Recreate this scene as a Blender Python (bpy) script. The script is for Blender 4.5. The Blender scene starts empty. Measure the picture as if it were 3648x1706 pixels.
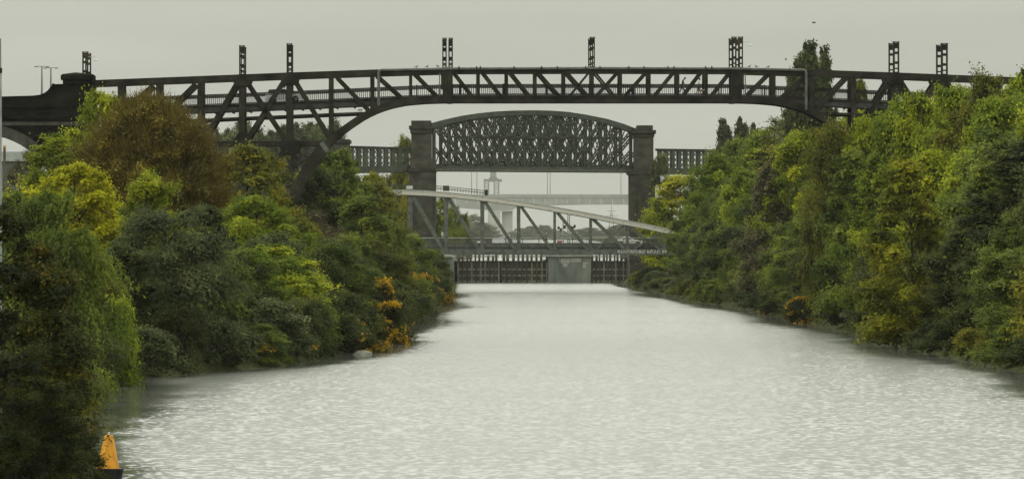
import bpy, bmesh, math, random
import numpy as np
from mathutils import Vector, Matrix
R = math.radians
rng = random.Random(7)

# ------------------------------------------------------------------ camera
F = 20400.0            # focal length in pixels of the 3648 px wide photograph
EYE = 9.1              # eye height above the lower canal level, metres
HOR = 838.0            # row of the horizon
scene = bpy.context.scene
COL = scene.collection
cam_d = bpy.data.cameras.new("camera"); cam = bpy.data.objects.new("camera", cam_d); COL.objects.link(cam)
cam_d.sensor_width = 36.0; cam_d.lens = 36.0 * F / 3648.0
cam_d.shift_y = (HOR - 853.0) / 3648.0
cam_d.clip_start = 1.0; cam_d.clip_end = 16000.0
cam.location = (0, 0, EYE); cam.rotation_euler = (R(90), 0, 0)
scene.camera = cam

# ------------------------------------------------------------------ sky and sun (overcast)
SUN_EL, SUN_AZ = R(44), R(-82)
w = bpy.data.worlds.new("World"); scene.world = w; w.use_nodes = True
nt = w.node_tree; nt.nodes.clear()
def wn(t, **k):
    n = nt.nodes.new(t)
    for a, b in k.items(): setattr(n, a, b)
    return n
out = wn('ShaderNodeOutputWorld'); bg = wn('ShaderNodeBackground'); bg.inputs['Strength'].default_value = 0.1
sky = wn('ShaderNodeTexSky', sky_type='NISHITA', sun_disc=False); sky.sun_elevation = SUN_EL; sky.sun_rotation = SUN_AZ
sky.dust_density = 4.0
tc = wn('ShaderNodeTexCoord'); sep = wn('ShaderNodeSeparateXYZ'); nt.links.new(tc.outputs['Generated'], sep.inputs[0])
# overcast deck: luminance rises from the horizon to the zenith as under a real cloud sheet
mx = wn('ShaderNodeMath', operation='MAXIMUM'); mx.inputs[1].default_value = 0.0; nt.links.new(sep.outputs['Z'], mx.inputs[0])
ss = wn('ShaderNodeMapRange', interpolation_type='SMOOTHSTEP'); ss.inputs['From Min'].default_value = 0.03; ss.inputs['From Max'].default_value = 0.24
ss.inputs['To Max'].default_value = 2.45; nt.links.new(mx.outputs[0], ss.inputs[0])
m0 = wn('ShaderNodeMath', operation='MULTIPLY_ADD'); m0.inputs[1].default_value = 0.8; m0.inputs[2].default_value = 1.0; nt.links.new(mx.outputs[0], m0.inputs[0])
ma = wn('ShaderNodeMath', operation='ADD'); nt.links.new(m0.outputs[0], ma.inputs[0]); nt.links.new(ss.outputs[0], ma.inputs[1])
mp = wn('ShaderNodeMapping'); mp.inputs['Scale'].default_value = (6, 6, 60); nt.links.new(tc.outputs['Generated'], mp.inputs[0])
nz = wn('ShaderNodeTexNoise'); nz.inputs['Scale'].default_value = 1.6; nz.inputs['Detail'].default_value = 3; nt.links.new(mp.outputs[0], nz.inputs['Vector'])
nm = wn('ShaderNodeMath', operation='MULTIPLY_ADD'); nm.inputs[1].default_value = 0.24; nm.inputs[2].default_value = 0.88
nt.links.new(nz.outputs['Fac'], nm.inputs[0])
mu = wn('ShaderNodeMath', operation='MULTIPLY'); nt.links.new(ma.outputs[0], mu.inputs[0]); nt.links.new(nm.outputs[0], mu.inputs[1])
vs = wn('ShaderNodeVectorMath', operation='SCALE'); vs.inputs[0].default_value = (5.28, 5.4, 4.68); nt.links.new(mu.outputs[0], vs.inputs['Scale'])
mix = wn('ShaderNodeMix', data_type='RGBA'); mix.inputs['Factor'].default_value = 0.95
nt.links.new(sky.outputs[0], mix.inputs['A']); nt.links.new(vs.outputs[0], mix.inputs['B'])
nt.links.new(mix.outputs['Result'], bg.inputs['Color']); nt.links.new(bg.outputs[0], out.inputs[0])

sd = bpy.data.lights.new("sun", 'SUN'); sd.energy = 1.5; sd.angle = R(18); sd.color = (1.0, 0.96, 0.88)
sun = bpy.data.objects.new("sun", sd); COL.objects.link(sun); sun.location = (-200, -200, 300)
dirv = Vector((math.sin(SUN_AZ) * math.cos(SUN_EL), math.cos(SUN_AZ) * math.cos(SUN_EL), math.sin(SUN_EL)))
sun.rotation_euler = dirv.to_track_quat('Z', 'Y').to_euler()

vw = scene.view_settings
vw.view_transform = 'Standard'; vw.look = 'None'; vw.exposure = 0.0; vw.gamma = 1.0; vw.use_curve_mapping = False
cy = scene.cycles
cy.max_bounces = 6; cy.diffuse_bounces = 3; cy.glossy_bounces = 3; cy.transmission_bounces = 4; cy.transparent_max_bounces = 8; cy.volume_bounces = 0
cy.use_denoising = True

# ------------------------------------------------------------------ helpers
def P(px, py, D):
    return Vector(((px - 1824.0) * D / F, D, EYE + (HOR - py) * D / F))
def tag(o, label=None, cat=None, group=None, kind=None):
    if label: o['label'] = label
    if cat: o['category'] = cat
    if group: o['group'] = group
    if kind: o['kind'] = kind
    return o
def thing(name, label, cat, loc=(0, 0, 0), rz=0.0, group=None):
    o = bpy.data.objects.new(name, None); COL.objects.link(o); o.empty_display_size = 0.3
    o.location = loc; o.rotation_euler = (0, 0, rz)
    return tag(o, label, cat, group)
def link(name, me, parent=None, loc=None):
    o = bpy.data.objects.new(name, me); COL.objects.link(o)
    if parent: o.parent = parent
    if loc is not None: o.location = loc
    return o
def cp(o, parent, off=(0, 0, 0)):
    c = o.copy(); COL.objects.link(c); c.parent = parent; c.location = Vector(o.location) + Vector(off)
    return c

class MB:
    """collects boxes, bars, tubes; build() links them as one mesh object"""
    def __init__(s): s.v = []; s.f = []
    def add(s, vs_, fs):
        n = len(s.v); s.v += [tuple(p) for p in vs_]; s.f += [tuple(i + n for i in q) for q in fs]; return s
    def box(s, a, b):
        (x0, y0, z0), (x1, y1, z1) = a, b
        x0, x1 = min(x0, x1), max(x0, x1); y0, y1 = min(y0, y1), max(y0, y1); z0, z1 = min(z0, z1), max(z0, z1)
        return s.add([(x0,y0,z0),(x1,y0,z0),(x1,y1,z0),(x0,y1,z0),(x0,y0,z1),(x1,y0,z1),(x1,y1,z1),(x0,y1,z1)],
                     [(0,3,2,1),(4,5,6,7),(0,1,5,4),(1,2,6,5),(2,3,7,6),(3,0,4,7)])
    def bar(s, p0, p1, wd, dp):
        """bar from p0 to p1; wd across in the x-z plane, dp along y (local)"""
        p0, p1 = Vector(p0), Vector(p1); d = (p1 - p0).normalized()
        side = Vector((0, 1, 0)) if abs(d.y) < 0.9 else Vector((1, 0, 0))
        n = d.cross(side).normalized(); side = n.cross(d).normalized()
        a, b = n * wd / 2, side * dp / 2
        return s.add([p0-a-b, p0+a-b, p0+a+b, p0-a+b, p1-a-b, p1+a-b, p1+a+b, p1-a+b],
                     [(0,1,2,3),(7,6,5,4),(0,4,5,1),(1,5,6,2),(2,6,7,3),(3,7,4,0)])
    def path(s, pts, wd, dp, wds=None):
        """swept rectangular section along pts in the local x-z plane"""
        pts = [Vector(p) for p in pts]; n = len(pts); rings = []
        for i, p in enumerate(pts):
            d = (pts[min(i+1, n-1)] - pts[max(i-1, 0)]).normalized(); nn = Vector((-d.z, 0, d.x))
            ww = (wds[i] if wds else wd) / 2
            b = Vector((0, dp / 2, 0)); rings += [p - nn*ww - b, p + nn*ww - b, p + nn*ww + b, p - nn*ww + b]
        fs = [(0,1,2,3), tuple(4*(n-1) + k for k in (3,2,1,0))]
        for i in range(n - 1):
            for k in range(4):
                a, b = 4*i + k, 4*i + (k+1) % 4; fs.append((a, a+4, b+4, b))
        return s.add(rings, fs)
    def tube(s, pts, r, n=6, rs=None):
        pts = [Vector(p) for p in pts]; m = len(pts); vs_ = []
        for i, p in enumerate(pts):
            d = (pts[min(i+1, m-1)] - pts[max(i-1, 0)]).normalized()
            a = d.cross(Vector((0.13, 0.91, 0.39))).normalized(); b = d.cross(a)
            rr = rs[i] if rs else r
            vs_ += [p + (a*math.cos(2*math.pi*k/n) + b*math.sin(2*math.pi*k/n))*rr for k in range(n)]
        fs = [tuple(range(n-1, -1, -1)), tuple((m-1)*n + k for k in range(n))]
        for i in range(m - 1):
            for k in range(n): fs.append((i*n+k, i*n+(k+1) % n, (i+1)*n+(k+1) % n, (i+1)*n+k))
        return s.add(vs_, fs)
    def lathe(s, prof, n=16, c=(0, 0, 0)):
        vs_ = [(c[0] + r*math.cos(2*math.pi*k/n), c[1] + r*math.sin(2*math.pi*k/n), c[2] + z) for r, z in prof for k in range(n)]
        m = len(prof); fs = [tuple(range(n-1, -1, -1)), tuple((m-1)*n + k for k in range(n))]
        for i in range(m - 1):
            for k in range(n): fs.append((i*n+k, i*n+(k+1) % n, (i+1)*n+(k+1) % n, (i+1)*n+k))
        return s.add(vs_, fs)
    def prism(s, poly, y0, y1):
        """poly: (x,z) outline, counter-clockwise seen from -y, extruded along y"""
        n = len(poly)
        vs_ = [(x, y0, z) for x, z in poly] + [(x, y1, z) for x, z in poly]
        fs = [tuple(range(n)), tuple(range(2*n-1, n-1, -1))] + [(i, n+i, n+(i+1) % n, (i+1) % n) for i in range(n)]
        return s.add(vs_, fs)
    def mesh(s, name, mat, smooth=False):
        me = bpy.data.meshes.new(name); me.from_pydata(s.v, [], s.f); me.materials.append(mat)
        bm = bmesh.new(); bm.from_mesh(me); bmesh.ops.recalc_face_normals(bm, faces=bm.faces); bm.to_mesh(me); bm.free()
        if smooth: me.shade_smooth()
        return me
    def build(s, name, mat, parent=None, loc=None, smooth=False):
        return link(name, s.mesh(name, mat, smooth), parent, loc)

# ------------------------------------------------------------------ materials
def material(name, ca, cb, scale=1.0, rough=0.7, detail=6, bump=0.0, bscale=None, stretch=(1, 1, 1), spec=0.3, lo=0.35, hi=0.65, third=None):
    m = bpy.data.materials.new(name); m.use_nodes = True; t = m.node_tree
    b = t.nodes['Principled BSDF']; b.inputs['Roughness'].default_value = rough; b.inputs['Specular IOR Level'].default_value = spec
    co = t.nodes.new('ShaderNodeTexCoord'); mp = t.nodes.new('ShaderNodeMapping'); mp.inputs['Scale'].default_value = stretch
    t.links.new(co.outputs['Object'], mp.inputs[0])
    n = t.nodes.new('ShaderNodeTexNoise'); n.inputs['Scale'].default_value = scale; n.inputs['Detail'].default_value = detail
    t.links.new(mp.outputs[0], n.inputs['Vector'])
    r = t.nodes.new('ShaderNodeValToRGB'); e = r.color_ramp.elements
    e[0].position = lo; e[0].color = (*ca, 1); e[1].position = hi; e[1].color = (*cb, 1)
    if third:
        k = e.new(third[0]); k.color = (*third[1], 1)
    t.links.new(n.outputs['Fac'], r.inputs[0]); t.links.new(r.outputs[0], b.inputs['Base Color'])
    if bump:
        n2 = t.nodes.new('ShaderNodeTexNoise'); n2.inputs['Scale'].default_value = bscale or scale * 4; n2.inputs['Detail'].default_value = 4
        t.links.new(mp.outputs[0], n2.inputs['Vector'])
        bu = t.nodes.new('ShaderNodeBump'); bu.inputs['Strength'].default_value = bump; bu.inputs['Distance'].default_value = 0.05
        t.links.new(n2.outputs['Fac'], bu.inputs['Height']); t.links.new(bu.outputs[0], b.inputs['Normal'])
    return m
def leaf_material(name, ca, cb, cc=None, trans=0.42):
    m = bpy.data.materials.new(name); m.use_nodes = True; t = m.node_tree; t.nodes.clear()
    o = t.nodes.new('ShaderNodeOutputMaterial'); at = t.nodes.new('ShaderNodeAttribute'); at.attribute_name = 'tone'
    oi = t.nodes.new('ShaderNodeObjectInfo')
    ad = t.nodes.new('ShaderNodeMath'); ad.operation = 'MULTIPLY_ADD'; ad.inputs[1].default_value = 0.22
    sb = t.nodes.new('ShaderNodeMath'); sb.operation = 'SUBTRACT'; sb.inputs[1].default_value = 0.11
    t.links.new(oi.outputs['Random'], ad.inputs[0]); t.links.new(at.outputs['Fac'], ad.inputs[2]); t.links.new(ad.outputs[0], sb.inputs[0])
    r = t.nodes.new('ShaderNodeValToRGB'); e = r.color_ramp.elements
    e[0].position = 0.15; e[0].color = (*ca, 1); e[1].position = 0.8; e[1].color = (*cb, 1)
    if cc: k = e.new(0.97); k.color = (*cc, 1)
    t.links.new(sb.outputs[0], r.inputs[0])
    d = t.nodes.new('ShaderNodeBsdfPrincipled'); d.inputs['Roughness'].default_value = 0.6; d.inputs['Specular IOR Level'].default_value = 0.07
    tr = t.nodes.new('ShaderNodeBsdfTranslucent'); mxs = t.nodes.new('ShaderNodeMixShader'); mxs.inputs[0].default_value = trans
    t.links.new(r.outputs[0], d.inputs['Base Color']); t.links.new(r.outputs[0], tr.inputs['Color'])
    t.links.new(d.outputs[0], mxs.inputs[1]); t.links.new(tr.outputs[0], mxs.inputs[2]); t.links.new(mxs.outputs[0], o.inputs[0])
    return m
def water_material(name):
    m = bpy.data.materials.new(name); m.use_nodes = True; t = m.node_tree; b = t.nodes['Principled BSDF']
    b.inputs['Base Color'].default_value = (0.11, 0.115, 0.104, 1); b.inputs['IOR'].default_value = 1.33
    co = t.nodes.new('ShaderNodeTexCoord')
    def noise(sc, scale, detail):
        mp = t.nodes.new('ShaderNodeMapping'); mp.inputs['Scale'].default_value = sc; t.links.new(co.outputs['Object'], mp.inputs[0])
        n = t.nodes.new('ShaderNodeTexNoise'); n.inputs['Scale'].default_value = scale; n.inputs['Detail'].default_value = detail
        t.links.new(mp.outputs[0], n.inputs['Vector']); return n
    a = noise((1.0, 0.4, 1), 3.0, 3); c = noise((1.0, 0.22, 1), 0.5, 3); g = noise((0.35, 1.0, 1), 0.022, 4); g2 = noise((0.05, 1.0, 1), 0.035, 2)
    def centred(n, k):
        s = t.nodes.new('ShaderNodeVectorMath'); s.operation = 'SUBTRACT'; s.inputs[1].default_value = (0.5, 0.5, 0.5)
        t.links.new(n.outputs['Color'], s.inputs[0])
        q = t.nodes.new('ShaderNodeVectorMath'); q.operation = 'MULTIPLY'; q.inputs[1].default_value = (k, k, 0); t.links.new(s.outputs[0], q.inputs[0]); return q
    s1, s2 = centred(a, 0.48), centred(c, 0.03)
    ad = t.nodes.new('ShaderNodeVectorMath'); ad.operation = 'ADD'; t.links.new(s1.outputs[0], ad.inputs[0]); t.links.new(s2.outputs[0], ad.inputs[1])
    # gusts: patches of rougher and calmer water
    mul = t.nodes.new('ShaderNodeMath'); mul.operation = 'ADD'; t.links.new(g.outputs['Fac'], mul.inputs[0]); t.links.new(g2.outputs['Fac'], mul.inputs[1])
    mr = t.nodes.new('ShaderNodeMapRange'); mr.inputs['From Min'].default_value = 0.65; mr.inputs['From Max'].default_value = 1.3
    mr.inputs['To Min'].default_value = 0.7; mr.inputs['To Max'].default_value = 1.3; t.links.new(mul.outputs[0], mr.inputs[0])
    sc = t.nodes.new('ShaderNodeVectorMath'); sc.operation = 'SCALE'; t.links.new(ad.outputs[0], sc.inputs[0]); t.links.new(mr.outputs[0], sc.inputs['Scale'])
    up = t.nodes.new('ShaderNodeVectorMath'); up.operation = 'ADD'; up.inputs[1].default_value = (0, 0, 1); t.links.new(sc.outputs[0], up.inputs[0])
    no = t.nodes.new('ShaderNodeVectorMath'); no.operation = 'NORMALIZE'; t.links.new(up.outputs[0], no.inputs[0])
    t.links.new(no.outputs[0], b.inputs['Normal'])
    sh = t.nodes.new('ShaderNodeAttribute'); sh.attribute_name = 'shelter'
    r2 = t.nodes.new('ShaderNodeMapRange'); r2.inputs['To Min'].default_value = 0.21; r2.inputs['To Max'].default_value = 0.04
    t.links.new(sh.outputs['Fac'], r2.inputs[0]); t.links.new(r2.outputs[0], b.inputs['Roughness'])
    r3 = t.nodes.new('ShaderNodeMapRange'); r3.inputs['To Min'].default_value = 1.0; r3.inputs['To Max'].default_value = 0.22
    t.links.new(sh.outputs['Fac'], r3.inputs[0])
    q3 = t.nodes.new('ShaderNodeMath'); q3.operation = 'MULTIPLY'; t.links.new(mr.outputs[0], q3.inputs[0]); t.links.new(r3.outputs[0], q3.inputs[1])
    t.links.new(q3.outputs[0], sc.inputs['Scale'])
    return m
M = {
 'steel': material('bridge_steel', (0.008, 0.0075, 0.006), (0.030, 0.027, 0.020), 0.7, 0.65, bump=0.2, bscale=12, third=(0.78, (0.060, 0.040, 0.026)), spec=0.08),
 'steel2': material('viaduct_steel', (0.036, 0.041, 0.032), (0.062, 0.068, 0.054), 0.9, 0.7, bump=0.2, bscale=10, spec=0.08),
 'green_steel': material('swing_bridge_steel', (0.055, 0.062, 0.052), (0.10, 0.105, 0.090), 1.5, 0.6, spec=0.1, bump=0.15, bscale=9),
 'chord': material('rusted_pale_paint', (0.27, 0.16, 0.085), (0.40, 0.39, 0.345), 1.6, 0.6, stretch=(1, 1, 2.5), lo=0.30, hi=0.42, bump=0.2, bscale=8),
 'pipe': material('grey_pipe', (0.055, 0.057, 0.050), (0.10, 0.10, 0.088), 1.4, 0.55),
 'soot': material('sooty_stone', (0.004, 0.0038, 0.003), (0.013, 0.012, 0.010), 0.7, 0.9, bump=0.6, bscale=3, spec=0.03),
 'ring': material('arch_ring_brick', (0.035, 0.035, 0.03), (0.065, 0.062, 0.054), 1.4, 0.9, bump=0.5, bscale=4, spec=0.05),
 'stone': material('viaduct_stone', (0.032, 0.031, 0.025), (0.062, 0.059, 0.048), 0.5, 0.9, stretch=(1, 1, 1.6), bump=0.7, bscale=2.5, spec=0.05),
 'stonec': material('viaduct_cap_stone', (0.028, 0.026, 0.02), (0.05, 0.045, 0.037), 0.7, 0.9, bump=0.6, bscale=3, spec=0.05),
 'concrete': material('lock_concrete', (0.065, 0.073, 0.064), (0.14, 0.148, 0.13), 0.55, 0.85, stretch=(1, 1, 0.35), bump=0.3, bscale=3),
 'concretep': material('lock_patch', (0.17, 0.175, 0.152), (0.25, 0.25, 0.22), 0.9, 0.85),
 'gate': material('gate_timber', (0.030, 0.029, 0.023), (0.062, 0.058, 0.047), 0.9, 0.85, stretch=(3, 1, 0.5), bump=0.3, bscale=4, spec=0.05),
 'gate_beam': material('gate_beam_timber', (0.085, 0.08, 0.066), (0.14, 0.132, 0.11), 1.0, 0.85, spec=0.05),
 'viaduct': material('motorway_concrete', (0.30, 0.30, 0.27), (0.38, 0.375, 0.345), 0.05, 0.85),
 'viaduct_d': material('motorway_girder', (0.18, 0.19, 0.175), (0.24, 0.25, 0.23), 0.05, 0.7),
 'mast': material('mast_grey', (0.12, 0.13, 0.125), (0.18, 0.19, 0.18), 0.5, 0.6),
 'asphalt': material('asphalt', (0.04, 0.04, 0.038), (0.06, 0.06, 0.056), 2.0, 0.95, spec=0.05),
 'white': material('white_paint', (0.70, 0.70, 0.66), (0.80, 0.80, 0.76), 2.0, 0.5),
 'letter': material('letter_paint', (0.16, 0.165, 0.15), (0.58, 0.58, 0.54), 2.2, 0.8),
 'silver': material('silver_paint', (0.58, 0.60, 0.59), (0.66, 0.68, 0.67), 3.0, 0.3, spec=0.5),
 'carwhite': material('white_car_paint', (0.72, 0.72, 0.68), (0.78, 0.78, 0.74), 3.0, 0.3, spec=0.5),
 'glass': material('car_glass', (0.015, 0.018, 0.018), (0.025, 0.028, 0.028), 3.0, 0.08, spec=0.6),
 'tyre': material('tyre_rubber', (0.012, 0.012, 0.012), (0.02, 0.02, 0.02), 5.0, 0.9),
 'rim': material('wheel_rim', (0.25, 0.25, 0.25), (0.35, 0.35, 0.34), 5.0, 0.4),
 'lens': material('lamp_lens', (0.6, 0.6, 0.56), (0.7, 0.7, 0.65), 3.0, 0.2),
 'tail': material('tail_lens', (0.25, 0.02, 0.015), (0.35, 0.03, 0.02), 3.0, 0.3),
 'buoy': material('buoy_orange_paint', (0.30, 0.125, 0.007), (0.50, 0.225, 0.008), 3.5, 0.6, bump=0.2, bscale=9, stretch=(1, 1, 0.45), lo=0.3, hi=0.52),
 'black': material('black_paint', (0.008, 0.008, 0.008), (0.02, 0.02, 0.019), 3.0, 0.6, bump=0.2, spec=0.1),
 'galv': material('galvanised_steel', (0.32, 0.34, 0.33), (0.44, 0.46, 0.45), 2.0, 0.55),
 'dullgalv': material('dull_galvanised_steel', (0.17, 0.185, 0.185), (0.25, 0.265, 0.262), 2.0, 0.6, spec=0.1),
 'wood': material('weathered_post', (0.06, 0.045, 0.03), (0.11, 0.085, 0.055), 2.0, 0.9),
 'lichen': material('orange_lichen', (0.35, 0.18, 0.03), (0.45, 0.25, 0.05), 6.0, 0.9),
 'shed': material('shed_roof', (0.24, 0.26, 0.26), (0.32, 0.34, 0.33), 0.5, 0.8),
 'redp': material('red_sign_paint', (0.30, 0.07, 0.05), (0.36, 0.09, 0.06), 3.0, 0.6),
 'skin': material('skin', (0.34, 0.20, 0.14), (0.42, 0.26, 0.19), 8.0, 0.6),
 'hair': material('dark_hair', (0.03, 0.022, 0.016), (0.05, 0.036, 0.026), 8.0, 0.8),
 'navy': material('navy_cloth', (0.03, 0.03, 0.037), (0.05, 0.05, 0.06), 5.0, 0.95),
 'dark': material('dark_cloth', (0.018, 0.018, 0.017), (0.03, 0.03, 0.028), 5.0, 0.95),
 'pale': material('pale_cloth', (0.50, 0.50, 0.47), (0.60, 0.60, 0.56), 5.0, 0.95),
 'fur': material('dog_fur', (0.22, 0.16, 0.10), (0.32, 0.25, 0.17), 6.0, 0.95),
 'pigeon': material('pigeon_feathers', (0.045, 0.045, 0.045), (0.09, 0.09, 0.09), 10.0, 0.8),
 'bark': material('bark', (0.022, 0.018, 0.013), (0.05, 0.042, 0.03), 4.0, 0.95, stretch=(1, 1, 0.3), bump=0.5),
 'soil': material('bank_soil_and_grass', (0.020, 0.023, 0.010), (0.04, 0.045, 0.016), 0.4, 1.0, bump=0.5, bscale=2.0, spec=0.02),
 'stonebank': material('bank_rubble_stone', (0.10, 0.10, 0.085), (0.18, 0.175, 0.15), 1.5, 0.95, bump=0.5),
 'water': water_material('canal_water'),
}
LM = {
 'lime':  leaf_material('lime_leaves', (0.085, 0.115, 0.010), (0.245, 0.275, 0.012), (0.40, 0.39, 0.02)),
 'bright': leaf_material('bright_green_leaves', (0.060, 0.092, 0.010), (0.190, 0.240, 0.016), (0.34, 0.35, 0.02)),
 'green': leaf_material('green_leaves', (0.044, 0.066, 0.013), (0.135, 0.170, 0.024), (0.23, 0.25, 0.03)),
 'dark':  leaf_material('dark_green_leaves', (0.022, 0.033, 0.010), (0.060, 0.074, 0.018), (0.11, 0.12, 0.024)),
 'olive': leaf_material('olive_leaves', (0.058, 0.065, 0.012), (0.150, 0.152, 0.018), (0.26, 0.22, 0.018)),
 'yellow': leaf_material('yellow_leaves', (0.20, 0.205, 0.008), (0.36, 0.35, 0.010), (0.48, 0.43, 0.015)),
 'amber': leaf_material('amber_leaves', (0.085, 0.095, 0.009), (0.19, 0.195, 0.011), (0.29, 0.26, 0.012)),
 'brown': leaf_material('brown_buds', (0.080, 0.064, 0.013), (0.150, 0.112, 0.018), (0.23, 0.18, 0.02), trans=0.15),
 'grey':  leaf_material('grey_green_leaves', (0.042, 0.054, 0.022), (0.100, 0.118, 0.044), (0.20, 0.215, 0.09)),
 'twig':  leaf_material('grey_brown_twigs', (0.055, 0.050, 0.024), (0.11, 0.098, 0.045), trans=0.2),
 'gorse': leaf_material('gorse_spines', (0.026, 0.032, 0.010), (0.052, 0.056, 0.014)),
 'blossom': leaf_material('gorse_blossom', (0.27, 0.155, 0.004), (0.47, 0.285, 0.006), trans=0.2),
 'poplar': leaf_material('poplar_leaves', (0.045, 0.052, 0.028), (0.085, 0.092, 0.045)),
 'near': leaf_material('near_bush_leaves', (0.016, 0.021, 0.007), (0.046, 0.054, 0.011), (0.15, 0.115, 0.012)),
}
# ------------------------------------------------------------------ banks, ground, water
BL = [(-100, -21), (60, -20), (150, -16.5), (180, -14.2), (194, -14.2), (202, -16.2), (230, -17.8), (276, -21.5), (330, -24.2), (363, -24.8), (402, -15.6), (480, -10.9), (595, -10.6), (708, -9.8), (900, -11), (1080, -12.4), (1100, -14), (1140, -34), (6000, -60), (10500, -100)]
BR = [(-100, 30), (200, 33), (381, 34), (450, 32.4), (551, 31.8), (640, 30), (737, 28.2), (797, 24.6), (942, 22.6), (1020, 20.6), (1098, 21), (1140, 36), (6000, 70), (10500, 110)]
def interp(t, D):
    for (a, x), (b, y) in zip(t, t[1:]):
        if D <= b: return x + (y - x) * max(0.0, (D - a)) / (b - a)
    return t[-1][1]
PROF = [(-4, -1.6), (-1.5, -0.7), (0, 0.05), (0.8, 0.55), (3, 1.9), (8, 4.4), (16, 7.2), (25, 8.2), (40, 8.6), (90, 8.4), (250, 8.4), (800, 8.3), (3000, 8.0)]
def hprof(o):
    for (a, x), (b, y) in zip(PROF, PROF[1:]):
        if o <= b: return x + (y - x) * max(0.0, (o - a)) / (b - a)
    return PROF[-1][1]
def ground_z(X, D):
    l, r = interp(BL, D), interp(BR, D)
    o = l - X if X < (l + r) / 2 else X - r
    return hprof(o)
rows = [-100 + 10 * i for i in range(131)] + [1250, 1350, 1500, 1800, 2300, 3000, 4200, 6000, 8000, 10500]
gv, gf = [], []
nr = random.Random(3)
for D in rows:
    l, r = interp(BL, D), interp(BR, D)
    for side in (0, 1):
        for o, z in (reversed(PROF) if side == 0 else PROF):
            jo = o + (nr.uniform(-0.6, 0.6) if 0 < o < 30 else 0); jz = z + (nr.uniform(-0.25, 0.25) if 0.5 < o < 40 else 0)
            gv.append((l - jo if side == 0 else r + jo, D, jz))
n = 2 * len(PROF)
for i in range(len(rows) - 1):
    for k in range(n - 1): gf.append((i*n+k, i*n+k+1, (i+1)*n+k+1, (i+1)*n+k))
me = bpy.data.meshes.new('ground'); me.from_pydata(gv, [], gf); me.materials.append(M['soil'])
tag(link('ground', me), 'canal banks and flat land covered in dark soil and grass', kind='structure')
LOCK = 1098.0; UP = 4.2
wv, wf, wa = [], [], []
cols = [-40, 0, 0.8, 1.6, 2.6, 3.8, 5.5, 8]
wr2 = random.Random(5); wrows = list(range(-90, 1100, 6)) + [LOCK + 4]
for D in wrows:
    l, r = interp(BL, D), interp(BR, D); w0 = 5.0 + 1.7 * math.sin(D * 0.045) + wr2.uniform(-.8, .8)
    for o in [l + c for c in cols] + [(l + r) / 2] + [r - c for c in reversed(cols)]:
        wv.append((o, D, 0)); d = min(o - l, r - o); f = max(0.0, min(1.0, 1.7 * (1 - d / (w0 if D < 900 else 3.0))))
        wa.append(f * f * (3 - 2 * f))
nc = 2 * len(cols) + 1
for i in range(len(wrows) - 1):
    for k in range(nc - 1): wf.append((i*nc+k, i*nc+k+1, (i+1)*nc+k+1, (i+1)*nc+k))
me = bpy.data.meshes.new('canal_water'); me.from_pydata(wv, [], wf); me.materials.append(M['water'])
me.attributes.new('shelter', 'FLOAT', 'POINT').data.foreach_set('value', wa)
tag(link('canal_water', me), 'rippled pale water of the lower canal', kind='structure')
me = bpy.data.meshes.new('upper_canal_water'); me.from_pydata([(-90, LOCK + 4, UP), (110, LOCK + 4, UP), (160, 8500, UP), (-140, 8500, UP)], [], [(0, 1, 2, 3)]); me.materials.append(M['water'])
tag(link('upper_canal_water', me), 'strip of bright water above the lock gates', kind='structure')

# air: even haze round everything
hz = MB().box((-3300, -160, -6), (3300, 10900, 165))
hm = bpy.data.materials.new('haze_air'); hm.use_nodes = True; ht = hm.node_tree; ht.nodes.clear()
ho = ht.nodes.new('ShaderNodeOutputMaterial'); hv = ht.nodes.new('ShaderNodeVolumePrincipled')
hv.inputs['Color'].default_value = (0.60, 0.61, 0.575, 1); hv.inputs['Density'].default_value = 0.000028
ht.links.new(hv.outputs[0], ho.inputs['Volume'])
tag(hz.build('haze', hm), 'pale haze in the air over the canal', kind='stuff')

# ------------------------------------------------------------------ a vertical working plane
class Plane:
    def __init__(s, loc, yaw):
        s.loc = Vector(loc); s.d = Vector((math.cos(yaw), math.sin(yaw), 0)); s.n = Vector((-math.sin(yaw), math.cos(yaw), 0)); s.yaw = yaw
    def at(s, px, py, wy=0.0):
        r = Vector(((px - 1824) / F, 1, (HOR - py) / F)); t = s.n.dot(Vector((s.loc.x, s.loc.y, 0))) / s.n.dot(Vector((r.x, 1, 0)))
        p = Vector((0, 0, EYE)) + r * t
        return Vector(((p - s.loc).dot(s.d), wy, p.z - s.loc.z))
def lerp_line(t, x):
    for (a, y0), (b, y1) in zip(t, t[1:]):
        if x <= b: return y0 + (y1 - y0) * (x - a) / (b - a)
    return t[-1][1]

# ================================================================== cantilever bridge
CD = 597.0; C0 = Plane(((2110 - 1824) * CD / F, CD, 0), 0.0183); S = CD / F
cb = thing('cantilever_bridge', 'dark steel cantilever truss bridge carrying a road high over the canal', 'bridge', C0.loc, C0.yaw)
GAP = 5.4
def m2(px): return 2 * 2110 - px
def cpart(name, build, mat=M['steel'], mirror=True, far=True, **kw):
    """one part on the near truss, its mirror, and both again on the far truss"""
    out_ = []
    for mir in ((False, True) if mirror else (False,)):
        g = lambda px, py, wy=0.0: C0.at(m2(px) if mir else px, py, wy)
        mb = MB(); build(mb, g); o = mb.build(name, mat, cb); out_.append(o)
        if far: out_.append(cp(o, cb, (0, GAP, 0)))
    return out_
TOPC = [(200, 301), (334, 297), (800, 279), (1026, 270), (1345, 259), (1582, 252), (1606, 251), (2110, 249.5)]   # centre of the top chord
DECKT = [(0, 392), (437, 386), (581, 380), (800, 373), (1170, 357), (1458, 344), (1561, 340), (1615, 338), (2110, 337)]   # road level
def tz(px): return lerp_line(TOPC, px if px <= 2110 else m2(px))
def dz(px): return lerp_line(DECKT, px if px <= 2110 else m2(px))
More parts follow.
